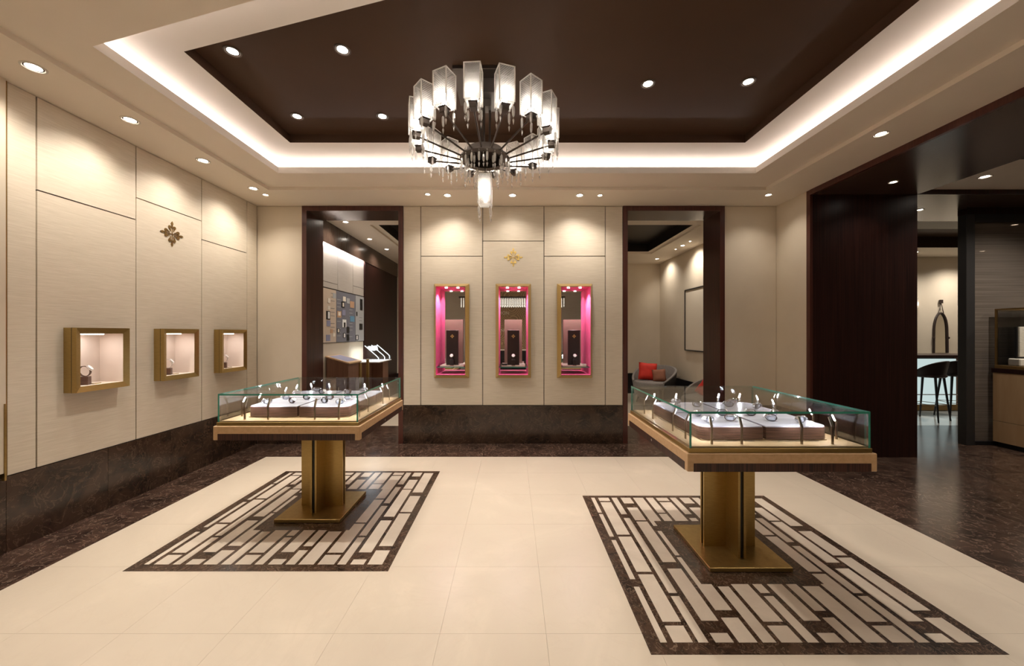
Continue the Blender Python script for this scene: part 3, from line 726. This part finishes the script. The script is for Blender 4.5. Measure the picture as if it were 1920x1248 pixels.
# ------------------------------------------------------------------ glass showcase tables
def showcase(cx, cy_, label, side):
    t = thing('glass_showcase', (cx, cy_, 0), label, 'display table', 'glass topped showcase tables')
    h = .5265
    MB().cbox((-h,-h,.731),(h,h,.831), .003).build('table_frame', 'oak', t)
    for k in range(4):
        M = Matrix.Rotation(k*PI/2,4,'Z'); s = MB().box((-h+.034,-h-.0012,.7305),(h-.034,-h+.003,.777), 0, M); s.build('ribbed_strip', 'slatwood', t)
        if k % 2: MB().lathe([(.0005,.0035),(.007,.0035),(.008,.001)], 12, M @ Matrix.Translation((0,-h-.0012,.756)) @ Matrix.Rotation(PI/2,4,'X')).build('lock', 'steel', t, smooth=True, fix=False)
    q = .507
    MB().cbox((-q-.006,-q-.006,.831),(q+.006,q+.006,.856), .002).build('case_frame', 'bronze', t)
    # floor of the case: four mitred boards and a middle field
    r0, r1 = q-.014, .375; zt = .862
    for k in range(4):
        M = Matrix.Rotation(k*PI/2,4,'Z')
        MB().prism([(-r0,-r0),(r0,-r0),(r1,-r1),(-r1,-r1)], .856, zt, M).build('rim_board', 'oakboard', t)
        MB().box((-.31,-r1-.022,zt),(-.07,-r1-.017,zt+.0008),0,M).box((.07,-r1-.022,zt),(.31,-r1-.017,zt+.0008),0,M).build('air_slit', 'black', t, fix=False)
    MB().box((-r1,-r1,.856),(r1,r1,zt+.006)).build('middle_board', 'oakboard', t)
    g = .012; z0, z1 = .8565, 1.060
    pane(((-q,-q,z0),(-q+g,q,z1-g)), 'x').build('glass_pane', ['glass','glassedge'], t, fix=False)
    pane(((q-g,-q,z0),(q,q,z1-g)), 'x').build('glass_pane', ['glass','glassedge'], t, fix=False)
    pane(((-q+g,-q,z0),(q-g,-q+g,z1-g)), 'y').build('glass_pane', ['glass','glassedge'], t, fix=False)
    pane(((-q+g,q-g,z0),(q-g,q,z1-g)), 'y').build('glass_pane', ['glass','paleedge'], t, fix=False)
    lid = pane(((-q,-q,z1-g),(q,q,z1)), 'z'); lid.mi[4] = 2; lid.build('glass_lid', ['glass','glassedge','paleedge'], t, fix=False)
    # pedestal: a cross of hollow bronze fins on a square plate
    for k in range(4):
        M = Matrix.Rotation(k*PI/2,4,'Z'); L = .166 if k % 2 == 0 else .175
        f = MB().box((-.026,-L,.03),(-.011,-.011,.731),0,M).box((.011,-L,.03),(.026,-.011,.731),0,M).build('pedestal_fin', 'bronze', t, fix=False)
        MB().box((-.011,-L+.012,.031),(.011,-.011,.7305),0,M).build('dark_core', 'black', f)
    MB().cbox((-.262,-.262,.0027),(.262,.262,.031), .003).build('base_plate', 'bronze', t)
    # lamp posts around the rim
    pos_ = [-.352,-.18,.165,.342]
    for k in range(4):
        for u in pos_:
            M = Matrix.Rotation(k*PI/2,4,'Z') @ Matrix.Translation((u,-.452,0))
            p = MB().box((-.0055,-.0035,zt),(.0055,.0035,.962),0,M).build('lamp_post', 'nickel', t)
            ang = math.radians(-24); H = M @ Matrix.Translation((0,0,.960)) @ Matrix.Rotation(ang,4,'X')
            hd = MB().box((-.006,-.0045,0),(.006,.0035,.058),0,H).build('lamp_head', 'nickel', p)
            MB().box((-.0042,.0036,.016),(.0042,.0048,.052),0,H).build('lamp_lens', 'ledhead', p)
    # four walnut blocks with padded tops
    for bx in (-1, 1):
        for by in (-1, 1):
            w2 = .187; cxx, cyy = bx*.196, by*.196
            nm = ('front' if by < 0 else 'rear')+' '+('left' if bx < 0 else 'right')
            b = thing('display_block', (cx+cxx, cy_+cyy, zt+.0065), 'walnut display block with a grey padded top, '+nm+' one in the '+side+' showcase', 'display block', 'walnut blocks in the '+side+' showcase')
            poly = []
            for (sx, sy) in ((-1,-1),(1,-1),(1,1),(-1,1)):
                rad = .05 if (sx == bx and sy == by) else .006
                a0 = {(-1,-1):PI,(1,-1):1.5*PI,(1,1):0,(-1,1):.5*PI}[(sx,sy)]
                poly += [(sx*(w2-rad)+rad*math.cos(a0+q_*PI/12), sy*(w2-rad)+rad*math.sin(a0+q_*PI/12)) for q_ in range(7)]
            MB().prism(poly, 0, .072).build('block', 'walnut', b)
            MB().prism([(x*.985, y*.985) for x, y in poly], .072, .078).build('padded_top', 'pad', b)
            spots = [(-.09,-.10,.2),(.07,-.05,-.5),(-.06,.09,.6),(.105,.10,-.2)] if by < 0 else [(-.10,-.07,.3),(.08,.0,-.4),(-.02,.11,.1)]
            wn = ['near its front left corner','right of its middle','toward its back left','near its back right corner'] if by < 0 else ['at its left','at its right','at its back edge']
            for (sx, sy, rz), wd in zip(spots, wn):
                if bx > 0: sx = -sx*.9
                wd2 = wd if bx < 0 else wd.replace('left','#').replace('right','left').replace('#','right')
                zz = zt+.006+.078
                c = MB().cbox((-.024,-.0095,.002),(.024,.0095,.034), .009); cu = thing('watch_cushion', (cx+cxx+sx, cy_+cyy+sy, zz), 'small grey watch cushion '+wd2+' on the '+nm+' block, '+side+' showcase', 'cushion', 'watch cushions in the '+side+' showcase', rz=rz)
                c.build('cushion', 'pad', cu)
                st = ['steel','strapleather','steel','strapbrown'][(wn.index(wd)+bx+by) % 4]
                watch((cx+cxx+sx, cy_+cyy+sy, zz+.0225), rz+PI/2*(1 if sx > 0 else -1), 0, 'wristwatch '+wd2+' on the '+nm+' block of the '+side+' showcase', st, 'wristwatches in the '+side+' showcase', (1.0,1.30,.72))
    return t
showcase(1.500, 2.582, 'square glass showcase table with bronze pedestal, on the right mosaic', 'right')
showcase(-1.618, 3.184, 'square glass showcase table with bronze pedestal, on the left mosaic', 'left')

# ------------------------------------------------------------------ chandelier
CXH, CYH = -.222, 3.04
ch = thing('chandelier', (CXH, CYH, ZT), 'large round crystal chandelier with square cut glass shades on a dark ring', 'chandelier')
z_ = lambda z: z-ZT
MB().cbox((-.231,-.231,-.028),(.231,.231,-.0005), .003).build('ceiling_plate', 'gunmetal', ch)
MB().cbox((-.12,-.13,-.14),(.12,.13,-.028), .003).build('canopy_box', 'canopygrey', ch)
MB().cbox((-.05,-.05,-.20),(.05,.05,-.14), .002).build('canopy_box', 'canopygrey', ch)
for q in range(3):
    a = 2*PI*q/3+.4; MB().tube([(.042*math.cos(a),.042*math.sin(a),-.20),(.042*math.cos(a),.042*math.sin(a),z_(2.99))], .0095, 10).build('stem', 'gunmetal', ch, smooth=True)
ZH = 2.917
MB().lathe([(.150,z_(ZH)),(.204,z_(ZH)),(.204,z_(ZH)+.012),(.19,z_(ZH)+.018),(.155,z_(ZH)+.018),(.150,z_(ZH)+.012),(.150,z_(ZH))], 48).build('hub_ring', 'gunmetal', ch, smooth=True, fix=False)
MB().lathe([(.0005,z_(ZH)+.075),(.150,z_(ZH)+.075),(.150,z_(ZH)+.008)], 48).build('hub_drum', 'gunmetal', ch, smooth=True, fix=False)
def drop_mb(L, M=None):
    s = L; m = MB()
    m.lathe([(.0004,0),(.0055,-.006*s),(.0004,-.014*s)], 6, M)
    m.lathe([(.0004,-.016*s),(.0095,-.030*s),(.0105,-.062*s),(.008,-.088*s),(.0004,-.102*s)], 6, M)
    m.lathe([(.0004,-.104*s),(.0075,-.118*s),(.0004,-.150*s)], 6, M)
    return m
drop_me = drop_mb(1.0).build('crystal_drop', 'crystal', None, fix=False); DM = drop_me.data; bpy.data.objects.remove(drop_me)
def drop(parent, loc, sc=1.0):
    o = bpy.data.objects.new('crystal_drop', DM); COL.objects.link(o); o.parent = parent; o.location = loc; o.scale = (1,1,sc); return o
R = .545; ZB = 3.05
arm = MB().tube([(0,-.198,z_(ZH)+.009),(0,-R+.03,z_(ZB)-.035)], .007, 8).cbox((-.024,-R-.03,z_(ZB)-.045),(.024,-R+.03,z_(ZB)-.008), .003).cbox((-.032,-R-.034,z_(ZB)-.008),(.032,-R+.034,z_(ZB)-.001), .002).build('lamp_arm', 'gunmetal', ch)
def shade_mb(yc, z0, z1, hw=.054, th=.004):
    m = MB()
    for a, b in (((-hw,-hw,z0),(hw,-hw+th,z1)),((-hw,hw-th,z0),(hw,hw,z1)),((-hw,-hw+th,z0),(-hw+th,hw-th,z1)),((hw-th,-hw+th,z0),(hw,hw-th,z1)),((-hw+th,-hw+th,z0),(hw-th,hw-th,z0+.004))):
        m.box((a[0],a[1]+yc,a[2]), (b[0],b[1]+yc,b[2]))
    e = .0035
    for sx in (-1,1):
        for sy in (-1,1): m.box((sx*(hw+.0005)-e,yc+sy*(hw+.0005)-e,z0),(sx*(hw+.0005)+e,yc+sy*(hw+.0005)+e,z1), 1)
    for sx in (-1,1):
        m.box((-hw+e,yc+sx*hw-e,z1-.004),(hw-e,yc+sx*hw+e,z1+.001), 1); m.box((sx*hw-e,yc-hw+e,z1-.004),(sx*hw+e,yc+hw-e,z1+.001), 1)
    return m
shade_mb(-R, z_(ZB), z_(ZB)+.238).build('glass_shade', ['cutglass','shadeedge'], arm, fix=False)
MB().lathe([(.0005,.012),(.012,.014),(.017,.035),(.017,.075),(.010,.095),(.0005,.102)], 12, Matrix.Translation((0,-R,z_(ZB)))).build('bulb', 'bulb', arm, smooth=True, fix=False)
for sx in (-1,1):
    for sy in (-1,1): drop(arm, (sx*.046,-R+sy*.046,z_(ZB)-.001))
tr = tree(arm)
arm.rotation_euler = (0,0,math.radians(-4))
for k in range(1, 16):
    c = arm.copy(); COL.objects.link(c); c.rotation_euler = (0,0,math.radians(-4+22.5*k))
    for s, _ in tr:
        d = s.copy(); COL.objects.link(d); d.parent = c
# middle hanging lamp
ml = MB().tube([(0,0,z_(ZH)+.07),(0,0,z_(2.80))], .004, 8).cbox((-.045,-.045,z_(2.79)),(.045,.045,z_(2.80)), .002).build('centre_lamp', 'gunmetal', ch)
shade_mb(0, z_(2.545), z_(2.788), .054).build('glass_shade', ['cutglass','shadeedge'], ml, fix=False)
MB().lathe([(.0005,0),(.012,.002),(.018,.03),(.018,.10),(.010,.12),(.0005,.125)], 12, Matrix.Translation((0,0,z_(2.60)))).build('bulb', 'bulb', ml, smooth=True, fix=False)
for sx in (-1,1):
    for sy in (-1,1): drop(ml, (sx*.046,sy*.046,z_(2.544)), .85)
for k in range(12):
    a = 2*PI*k/12; drop(ch, (.148*math.cos(a),.148*math.sin(a),z_(ZH)-.001), .8)
for k in range(20):
    a = 2*PI*(k+.5)/20; drop(ch, (.198*math.cos(a),.198*math.sin(a),z_(ZH)-.001), .95)

# ------------------------------------------------------------------ long crystal pendant behind the camera, seen in the mirrors
pz = 2.62; pd = thing('crystal_pendant', (0,-1.45,pz), 'long dark pendant bar hung with crystal drops, behind the camera', 'pendant lamp')
MB().cbox((-1.7,-.16,0),(1.7,.16,.05), .004).build('bar', 'gunmetal', pd)
for x in (-1.3,1.3): MB().tube([(x,0,.05),(x,0,ZU-pz)], .008, 8).build('rod', 'gunmetal', pd)
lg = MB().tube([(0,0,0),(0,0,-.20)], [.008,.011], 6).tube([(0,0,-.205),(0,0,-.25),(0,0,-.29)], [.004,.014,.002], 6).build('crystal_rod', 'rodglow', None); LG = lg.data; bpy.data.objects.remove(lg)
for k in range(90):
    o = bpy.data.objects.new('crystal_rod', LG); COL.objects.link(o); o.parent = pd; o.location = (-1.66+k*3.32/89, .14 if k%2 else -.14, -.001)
c = thing('sideboard', (0,YF+.35,0), 'low black sideboard against the patterned wall behind the camera', 'cabinet')
MB().cbox((-1.6,-.25,.06),(1.6,.25,.86), .004).build('body', 'black', c); MB().cbox((-1.62,-.26,.86),(1.62,.26,.89), .003).build('top', 'cream', c); MB().box((-1.5,-.2,0),(1.5,.2,.06)).build('plinth', 'black', c)

# ------------------------------------------------------------------ far room seen through the left doorway
XW = -2.9
hd = struct(MB().box((XW,YJ+.01,2.885),(XW+.05,9.24,ZC-.001)), 'trim_1', 'macassar_soffit')
make_light(hd, 'AREA', 5, LED, (XW+.044, 6.4, 2.875), (0,math.radians(62),0), size=.02, sy=1.6)
wd = struct(MB().box((XW,7.22,0),(XW+.035,9.24,2.884)), 'trim_2', 'macassar')
st_ = struct(MB().box((XW,YJ+.01,1.34),(XW+.006,7.219,2.884)), 'trim_3', 'black')
for y0,y1,z0,z1 in [(5.47,6.13,2.30,2.88),(5.47,6.13,2.21,2.295),(6.135,6.72,2.21,2.88),(6.725,7.21,2.36,2.88),(6.725,7.21,2.21,2.355)]:
    MB().box((XW+.006,y0+.003,z0+.002),(XW+.016,y1-.003,z1)).build('wall_panel', 'wallcloth_grey', st_)
def wallpx(px, py, X=XW+.02):
    Y = F*X/(px-CX); return Y, CH+(CY-py)/F*Y
pb = thing('photo_board', (XW+.0062,6.4,1.35), 'wall board of grey and beige panels covered with small photographs', 'notice board')
LX = -(XW+.0062); 
def on_board(px0,py0,px1,py1,mat,name,d0,d1):   # a flat print; pixel corners in the photograph
    ya, z0 = wallpx(px0, py1); yb, _ = wallpx(px1, py1); _, z1 = wallpx(px0, py0)
    MB().box((d0,ya-6.4,z0-1.35),(d1,yb-6.4,z1-1.35)).build(name, mat, pb)
plain('boardblue', (.17,.17,.20), .5); plain('boardbeige', (.55,.44,.34), .5); plain('boardgrey', (.40,.40,.40), .5); plain('photo_blue', (.12,.28,.42), .5); plain('photo_orange', (.50,.30,.18), .5); plain('photo_violet', (.25,.25,.36), .5); plain('textgrey', (.19,.19,.20), .6)
for y0,y1,m in [(5.48,6.075,'boardbeige'),(6.08,6.82,'boardblue'),(6.825,7.21,'boardgrey')]:
    MB().box((0,y0-6.4+.003,.0),(.014,y1-6.4-.003,.845)).build('board_panel', m, pb)
q = 6.24
C4 = [(90,240,118,295,'cream'),(88,330,116,375,'cream'),(72,390,118,490,'black'),(90,400,112,480,'white'),(76,500,120,570,'photo_violet'),(120,605,150,650,'photo_orange'),(70,670,118,745,'photo_violet'),(150,650,176,690,'cream'),(150,180,186,240,'boardgrey'),
      (250,280,285,350,'black'),(262,295,278,340,'cream'),(200,390,248,465,'photo_orange'),(212,402,238,445,'cream'),(262,490,306,580,'white'),(276,525,296,580,'black'),(258,375,296,440,'photo_violet'),(200,595,230,650,'black'),(206,602,222,640,'cream'),(270,650,300,705,'black'),(277,656,292,700,'white'),(268,220,300,275,'cream'),
      (350,275,398,350,'photo_orange'),(352,450,400,515,'photo_blue'),(312,240,345,300,'boardgrey'),(310,575,342,650,'black'),(310,665,340,740,'black'),(468,250,496,380,'black'),(416,672,448,735,'black'),(424,680,438,725,'white'),(460,540,496,610,'black'),(424,400,436,450,'black')]
for i, (a,b,c_,d,m) in enumerate(C4):
    top = m in ('white','cream','black') and i in (3,10,12,14,17,19,28)
    on_board(600+a/q, 520+b/q, 600+c_/q, 520+d/q, m, 'photograph', .0142, .0175 if not top else .019)
for yc_, z0_, n_ in [(6.16,.10,11),(6.62,.08,9),(5.95,.12,12),(7.05,.2,5)]:
    for k in range(n_):
        if (k*7+n_) % 4: MB().box((.0142,yc_-6.4-.06+.02*((k*3)%3),z0_+k*.06),(.0150,yc_-6.4+.07,z0_+k*.06+.008)).build('text_line', 'textgrey' if yc_ < 6.1 or yc_ > 7 else 'boardgrey', pb)
# consoles and glass case under the board
cs = thing('wall_showcase', (-2.62,6.95,0), 'low walnut showcase with a lit glass hood under the photo board', 'display case')
MB().cbox((-.26,-.34,.0),(-.10+.10,-.02,.97), .003).build('cabinet', 'cabinetwood', cs); MB().cbox((-.26,.0,.0),(.20,.30,.97), .003).build('cabinet', 'cabinetwood', cs)
MB().box((-.27,-.35,.97),(.25,.34,.985)).build('base_board', 'white', cs)
m = MB(); A = [(-.26,.99),(.24,.99),(.24,1.06),(-.02,1.28),(-.26,1.28)]
for yy in (-.34,.33): MB().prism([(x,z) for x,z in A], 0, .006, Matrix.Translation((0,yy,0)) @ Matrix.Rotation(PI/2,4,'X')).build('glass_side', 'glass', cs)

MB().add([(.24,-.34,1.06),(.24,.33,1.06),(-.02,.33,1.28),(-.02,-.34,1.28)], [(0,1,2,3)]).add([(.24,-.34,.99),(.24,.33,.99),(.24,.33,1.06),(.24,-.34,1.06)], [(0,1,2,3)]).build('glass_hood', 'glass', cs, fix=False)
for yy in (-.30,.02,.30): MB().tube([(-.02,yy,1.27),(.19,yy,1.09),(.225,yy,1.05),(.225,yy,1.0)], .006, 8).build('light_tube', 'ledcase', cs, smooth=True)
for yy in (-.2,.1,.22): MB().tube([(0.05,yy,.985),(.05,yy,1.06)], .004, 6).build('pin_stand', 'black', cs)
make_light(cs, 'AREA', 1.5, COOL, (0,0,1.26), (0,0,0), size=.2, sy=.5)
cs = thing('lectern', (-2.62,6.05,0), 'wooden lectern with a slanted dark screen in the left doorway', 'lectern')
MB().add([(-.26,-.30,.0),(.08,-.30,0),(.08,.16,0),(-.26,.16,0),(-.26,-.30,1.12),(.08,-.30,1.02),(.08,.16,1.02),(-.26,.16,1.12)], [(3,2,1,0),(4,5,6,7),(0,1,5,4),(1,2,6,5),(2,3,7,6),(3,0,4,7)]).build('body', 'cabinetwood', cs)
MB().add([(-.27,-.31,1.123),(.10,-.31,1.018),(.10,.17,1.018),(-.27,.17,1.123),(-.27,-.31,1.143),(.10,-.31,1.038),(.10,.17,1.038),(-.27,.17,1.143)], [(3,2,1,0),(4,5,6,7),(0,1,5,4),(1,2,6,5),(2,3,7,6),(3,0,4,7)]).build('top_board', 'oak', cs)
MB().add([(-.24,-.27,1.1365),(.05,-.27,1.054),(.05,.12,1.054),(-.24,.12,1.1365)], [(0,1,2,3)]).build('screen', 'photo_violet', cs, fix=False)
MB().box((.081,.10,0),(.10,.17,1.0)).build('corner_post', 'bronze', cs)
cs = thing('bronze_post', (-2.49,6.40,0), 'slim bronze post between the lectern and the wall showcase', 'post'); MB().cbox((-.02,-.02,0),(.02,.02,1.04), .002).build('post', 'bronze', cs); MB().cbox((-.03,-.03,1.04),(.03,.03,1.05), .002).build('cap', 'bronze', cs)

# ------------------------------------------------------------------ armchairs, cushions and picture in the right doorway
def tub_chair(x, y, rz, label):
    t = thing('armchair', (x,y,0), label, 'armchair', 'grey tub armchairs', rz=rz)
    def ell(a, rx, ry): return (rx*math.cos(a), ry*math.sin(a))
    vs = []; fs = []; n = 28
    for k in range(n+1):
        a = math.radians(-38)+math.radians(256)*k/n; u = abs(2*k/n-1); top = .78-.30*u**2.2
        flare = .05*(1-u*.4)
        for (rx, ry, z) in ((.40,.37,.12),(.43+flare,.40+flare,top-.02),(.425+flare,.395+flare,top),(.385+flare,.355+flare,top),(.37+flare,.34+flare,top-.03),(.34,.31,.30)):
            vs.append((*ell(a,rx,ry), z))
    for k in range(n):
        for q_ in range(5): fs.append((k*6+q_, (k+1)*6+q_, (k+1)*6+q_+1, k*6+q_+1))
    fs.append((0,1,2,3,4,5)); fs.append(tuple(n*6+q_ for q_ in (5,4,3,2,1,0)))
    me = MB(); me.add(vs, fs); me.mi = [1 if i < n*5 and i % 5 == 0 else 0 for i in range(len(fs))]
    me.build('shell', ['chairgrey','chairback'], t, smooth=True, fix=False)
    MB().lathe([(.0005,.32),(.36,.32),(.395,.35),(.40,.42),(.385,.455),(.33,.475),(.0005,.485)], 32, Matrix.Translation((0,-.05,0)) @ Matrix.Diagonal((1,.98,1,1))).build('seat', 'chairgrey', t, smooth=True, fix=False)
    MB().lathe([(.0005,.12),(.33,.12),(.34,.32),(.0005,.32)], 32, Matrix.Translation((0,-.02,0))).build('base', 'chairback', t, smooth=True, fix=False)
    for sx in (-1,1):
        for sy in (-1,1): MB().tube([(sx*.24,sy*.22,.12),(sx*.27,sy*.25,0)], [.018,.012], 8).build('leg', 'black', t)
    return t
def cushion(loc, size, rot, mat, label):
    n = 8; vs = []; fs = []
    t = thing('cushion', loc, label, 'cushion'); t.rotation_euler = rot
    for sd in (1,-1):
        k0 = len(vs)
        for i in range(n+1):
            for j in range(n+1):
                u = 2*i/n-1; v = 2*j/n-1; b = ((1-u**4)*(1-v**4))**.5; pin = 1-.07*(1-abs(u*v)**.6 if abs(u)==1 or abs(v)==1 else 0)
                vs.append((size/2*u*pin, sd*.30*size*b*.8, size/2*v*pin))
        for i in range(n):
            for j in range(n):
                a = k0+i*(n+1)+j; fs.append((a,a+1,a+n+2,a+n+1) if sd > 0 else (a,a+n+1,a+n+2,a+1))
    m = MB(); m.add(vs, fs); o = m.build('pillow', mat, t, smooth=False)
    for p in o.data.polygons: p.use_smooth = True
    MB().tube([(-size*.46,0,-size*.46),(size*.46,0,-size*.46)], .004, 5).build('seam', mat, t)
tub_chair(3.08, 8.05, math.radians(-48), 'grey tub armchair with red and rust cushions in the far corner')
cushion((2.95,8.06,.665), .38, (-.25,.08,math.radians(-12)), 'red', 'square red cushion on the far grey armchair')
cushion((3.12,7.86,.60), .27, (-.35,-.1,math.radians(-20)), 'rust', 'small rust brown cushion leaning before the red cushion')
tub_chair(3.21, 5.99, math.radians(-85), 'nearer grey armchair, half hidden by the right doorway')
cushion((3.20,6.02,.60), .34, (-.3,.5,math.radians(-60)), 'red', 'red cushion on the nearer armchair at the doorway edge')
t = thing('wall_picture', (3.689,7.25,1.77), 'large blank beige panel in a thin dark frame on the far room wall', 'picture')
hm, hv = .62, .64
for a, b in (((-.03,-hm,-hv),(0,-hm+.022,hv)),((-.03,hm-.022,-hv),(0,hm,hv)),((-.03,-hm+.022,-hv),(0,hm-.022,-hv+.022)),((-.03,-hm+.022,hv-.022),(0,hm-.022,hv))): MB().box(a,b).build('frame_rail', 'black', t)
MB().box((-.016,-hm+.022,-hv+.022),(-.002,hm-.022,hv-.022)).build('canvas', 'paper', t)

# ------------------------------------------------------------------ bar room beyond the portal
bar = thing('bar_counter', (8.62,7.35,0), 'bar counter with a backlit pale front and dark top', 'counter')
MB().cbox((-3.0,-.25,1.03),(1.3,.35,1.075), .003).build('counter_top', 'macassar', bar)
MB().box((-2.95,-.17,.12),(-.02,-.15,1.0)).build('backlit_front', 'backlit', bar)
MB().box((-.02,-.18,.12),(1.25,-.12,1.03)).build('front_panel', 'cabinetwood', bar); MB().box((-2.95,-.14,0),(1.25,.3,1.03)).build('body', 'black', bar)
MB().box((-2.97,-.21,.01),(1.27,-.15,.12)).build('kick_plate', 'bronze_dark', bar)
MB().tube([(-2.95,-.30,.33),(1.2,-.30,.33)], .012, 8).build('foot_rail', 'steel', bar)
def stool(x, y, rz, label):
    t = thing('bar_stool', (x,y,0), label, 'stool', 'dark bar stools', rz=rz)
    vs = []; fs = []; n = 20
    for k in range(n+1):
        a = math.radians(-25)+math.radians(230)*k/n; u = abs(2*k/n-1); top = 1.03-.20*u**2.2
        for (r, z) in ((.20,.76),(.25,top-.01),(.243,top),(.222,top),(.175,.80)): vs.append((r*math.cos(a)*1.02, r*math.sin(a)*.95, z))
    for k in range(n):
        for q_ in range(4): fs.append((k*5+q_,(k+1)*5+q_,(k+1)*5+q_+1,k*5+q_+1))
    fs += [(0,1,2,3,4), tuple(n*5+q_ for q_ in (4,3,2,1,0))]
    m = MB(); m.add(vs, fs); m.build('backrest', 'stoolhide', t, smooth=True, fix=False)
    MB().lathe([(.0005,.74),(.19,.74),(.215,.76),(.21,.79),(.16,.81),(.0005,.815)], 24).build('seat', 'stoolhide', t, smooth=True, fix=False)
    for sx in (-1,1):
        for sy in (-1,1): MB().tube([(sx*.13,sy*.13,.745),(sx*.19,sy*.19,0)], [.019,.011], 8).build('leg', 'black', t, smooth=True)
    for a in range(4):
        c_, s_ = math.cos(a*PI/2), math.sin(a*PI/2); p = [(-.168,-.168,.28),(.168,-.168,.28)]
        MB().tube([(x_*c_-y_*s_, x_*s_+y_*c_, z) for x_,y_,z in p], .006, 6).build('foot_ring', 'nickel', t)
    return t
stool(7.22, 6.42, math.radians(200), 'dark upholstered bar stool in front of the backlit counter')
stool(7.85, 6.55, math.radians(160), 'second dark bar stool, mostly hidden behind the dark post')
# mirror in an arched rope frame
mt = thing('wall_mirror', (9.72*0+ (1764-960)/F*8.38, 8.385, 1.05), 'arched mirror in a dark bent wood frame hung by a strap', 'mirror')
prof = []
for k in range(21):
    a = PI*k/20; prof.append((.125*math.cos(a)*(1.0), .88*0+.55+.42*math.sin(a)))
arch = [(.155,0),(.152,.3)]+[(.15*math.cos(PI*k/20)*.98 if 0 else .148*math.cos(PI*k/20), .50+.40*math.sin(PI*k/20)) for k in range(21)]+[(-.152,.3),(-.155,0)]
MB().tube([(x,0,z) for x, z in arch], .022, 8).build('bent_frame', 'stoolhide', mt, smooth=True)
MB().prism([(x*.97,z) for x, z in arch], 0, .006, Matrix.Translation((0,.012,0)) @ Matrix.Rotation(PI/2,4,'X')).build('mirror_glass', 'mirrordim', mt)
MB().tube([(-.06,-.01,.87),(0,-.01,1.14),(.06,-.01,.87)], .008, 6).build('strap', 'stoolhide', mt); MB().cbox((-.03,-.03,1.12),(.03,.01,1.2), .003).build('hook', 'stoolhide', mt)
for sx in (-1,1): MB().lathe([(.0005,-.02),(.026,-.01),(.026,.01),(.0005,.02)], 10, Matrix.Translation((sx*.165,-.01,.34)) @ Matrix.Rotation(PI/2,4,'Y')).build('knob', 'stoolhide', mt, fix=False)
sc_ = thing('wall_sconce', ((1721-960)/F*8.3, 8.40, 2.05), 'small crystal wall sconce at the edge of the portal', 'wall lamp')
MB().cbox((-.03,-.03,.24),(.06,0,.28), .002).build('bracket', 'black', sc_); MB().cbox((-.025,-.07,0),(.055,-.005,.24), .003).build('shade', 'cutglass', sc_); MB().lathe([(.0005,.06),(.014,.07),(.014,.14),(.0005,.15)], 10, Matrix.Translation((.015,-.038,0))).build('bulb', 'lens_dim', sc_, fix=False)
# glass partition
pa = thing('glass_partition', (6.1,5.0,0), 'tall smoked glass partition with horizontal streaks in a dark frame', 'partition')
MB().cbox((-.03,-.05,0),(.085,.05,ZC-.14), .003).build('post', 'darkpost', pa); MB().box((.085,-.05,ZC-.24),(2.9,.05,ZC-.14)).build('top_rail', 'black', pa)
MB().box((-.03,-.05,ZC-.14),(2.9,.05,ZC-.058)).build('head', 'macassar', pa)
MB().box((.085,-.04,0),(2.9,.04,.05)).build('bottom_rail', 'black', pa); MB().box((.085,-.006,.05),(2.9,.006,ZC-.24)).build('pane', 'smoked', pa)
MB().box((1.0,.05,.05),(1.04,.06,ZC-.24)).build('mullion', 'black', pa)
# cabinet with glass case on the right
cb = thing('display_cabinet', (6.75,4.15,0), 'light wood cabinet with a bronze framed glass case at the right edge', 'display case')
x0, x1, y0, y1 = -.33, .35, -1.25, .80
MB().box((x0+.03,y0+.03,0),(x1,y1-.03,.06)).build('plinth', 'black', cb)
MB().cbox((x0,y0,.062),(x1,y1,.335), .002).build('drawer_front', 'caseboard', cb); MB().cbox((x0,y0,.339),(x1,y1,.975), .002).build('door_panel', 'caseboard', cb)
MB().cbox((x0-.01,y0-.01,.977),(x1+.01,y1+.01,1.032), .002).build('cabinet_top', 'macassar', cb)
gx0, gx1, gy0, gy1, gz = x0+.0, x1-.05, y0+.1, y1-.02, 1.82; f_ = .018
MB().cbox((gx0-.005,gy0,1.034),(gx1,gy1,1.075), .002).build('case_base', 'bronze_dark', cb)
for X in (gx0, gx1-f_):
    for Y in (gy0, gy1-f_): MB().box((X,Y,1.076),(X+f_,Y+f_,gz)).build('frame_bar', 'bronze_dark', cb)
    MB().box((X,gy0+f_,gz-f_),(X+f_,gy1-f_,gz)).build('frame_bar', 'bronze_dark', cb)
for Y in (gy0, gy1-f_): MB().box((gx0+f_,Y,gz-f_),(gx1-f_,Y+f_,gz)).build('frame_bar', 'bronze_dark', cb)
MB().box((gx0+.006,gy0+f_,1.076),(gx0+.012,gy1-f_,gz-f_)).build('glass_pane', 'glassclear', cb); MB().box((gx0+f_,gy1-.012,1.076),(gx1-f_,gy1-.006,gz-f_)).build('glass_pane', 'glassclear', cb)
bk = thing('linen_panel', (6.72,4.78,1.12), 'pale linen covered display panel on a stand in the right glass case', 'display stand')
MB().cbox((-.20,-.02,.075),(.24,.0,.46), .003).build('panel', 'linen', bk); MB().cbox((-.25,-.06,-.044),(.26,.06,.05), .01).build('stand', 'cream', bk); MB().box((-.212,.001,.05),(.24,.02,.46)).build('backing', 'black', bk)
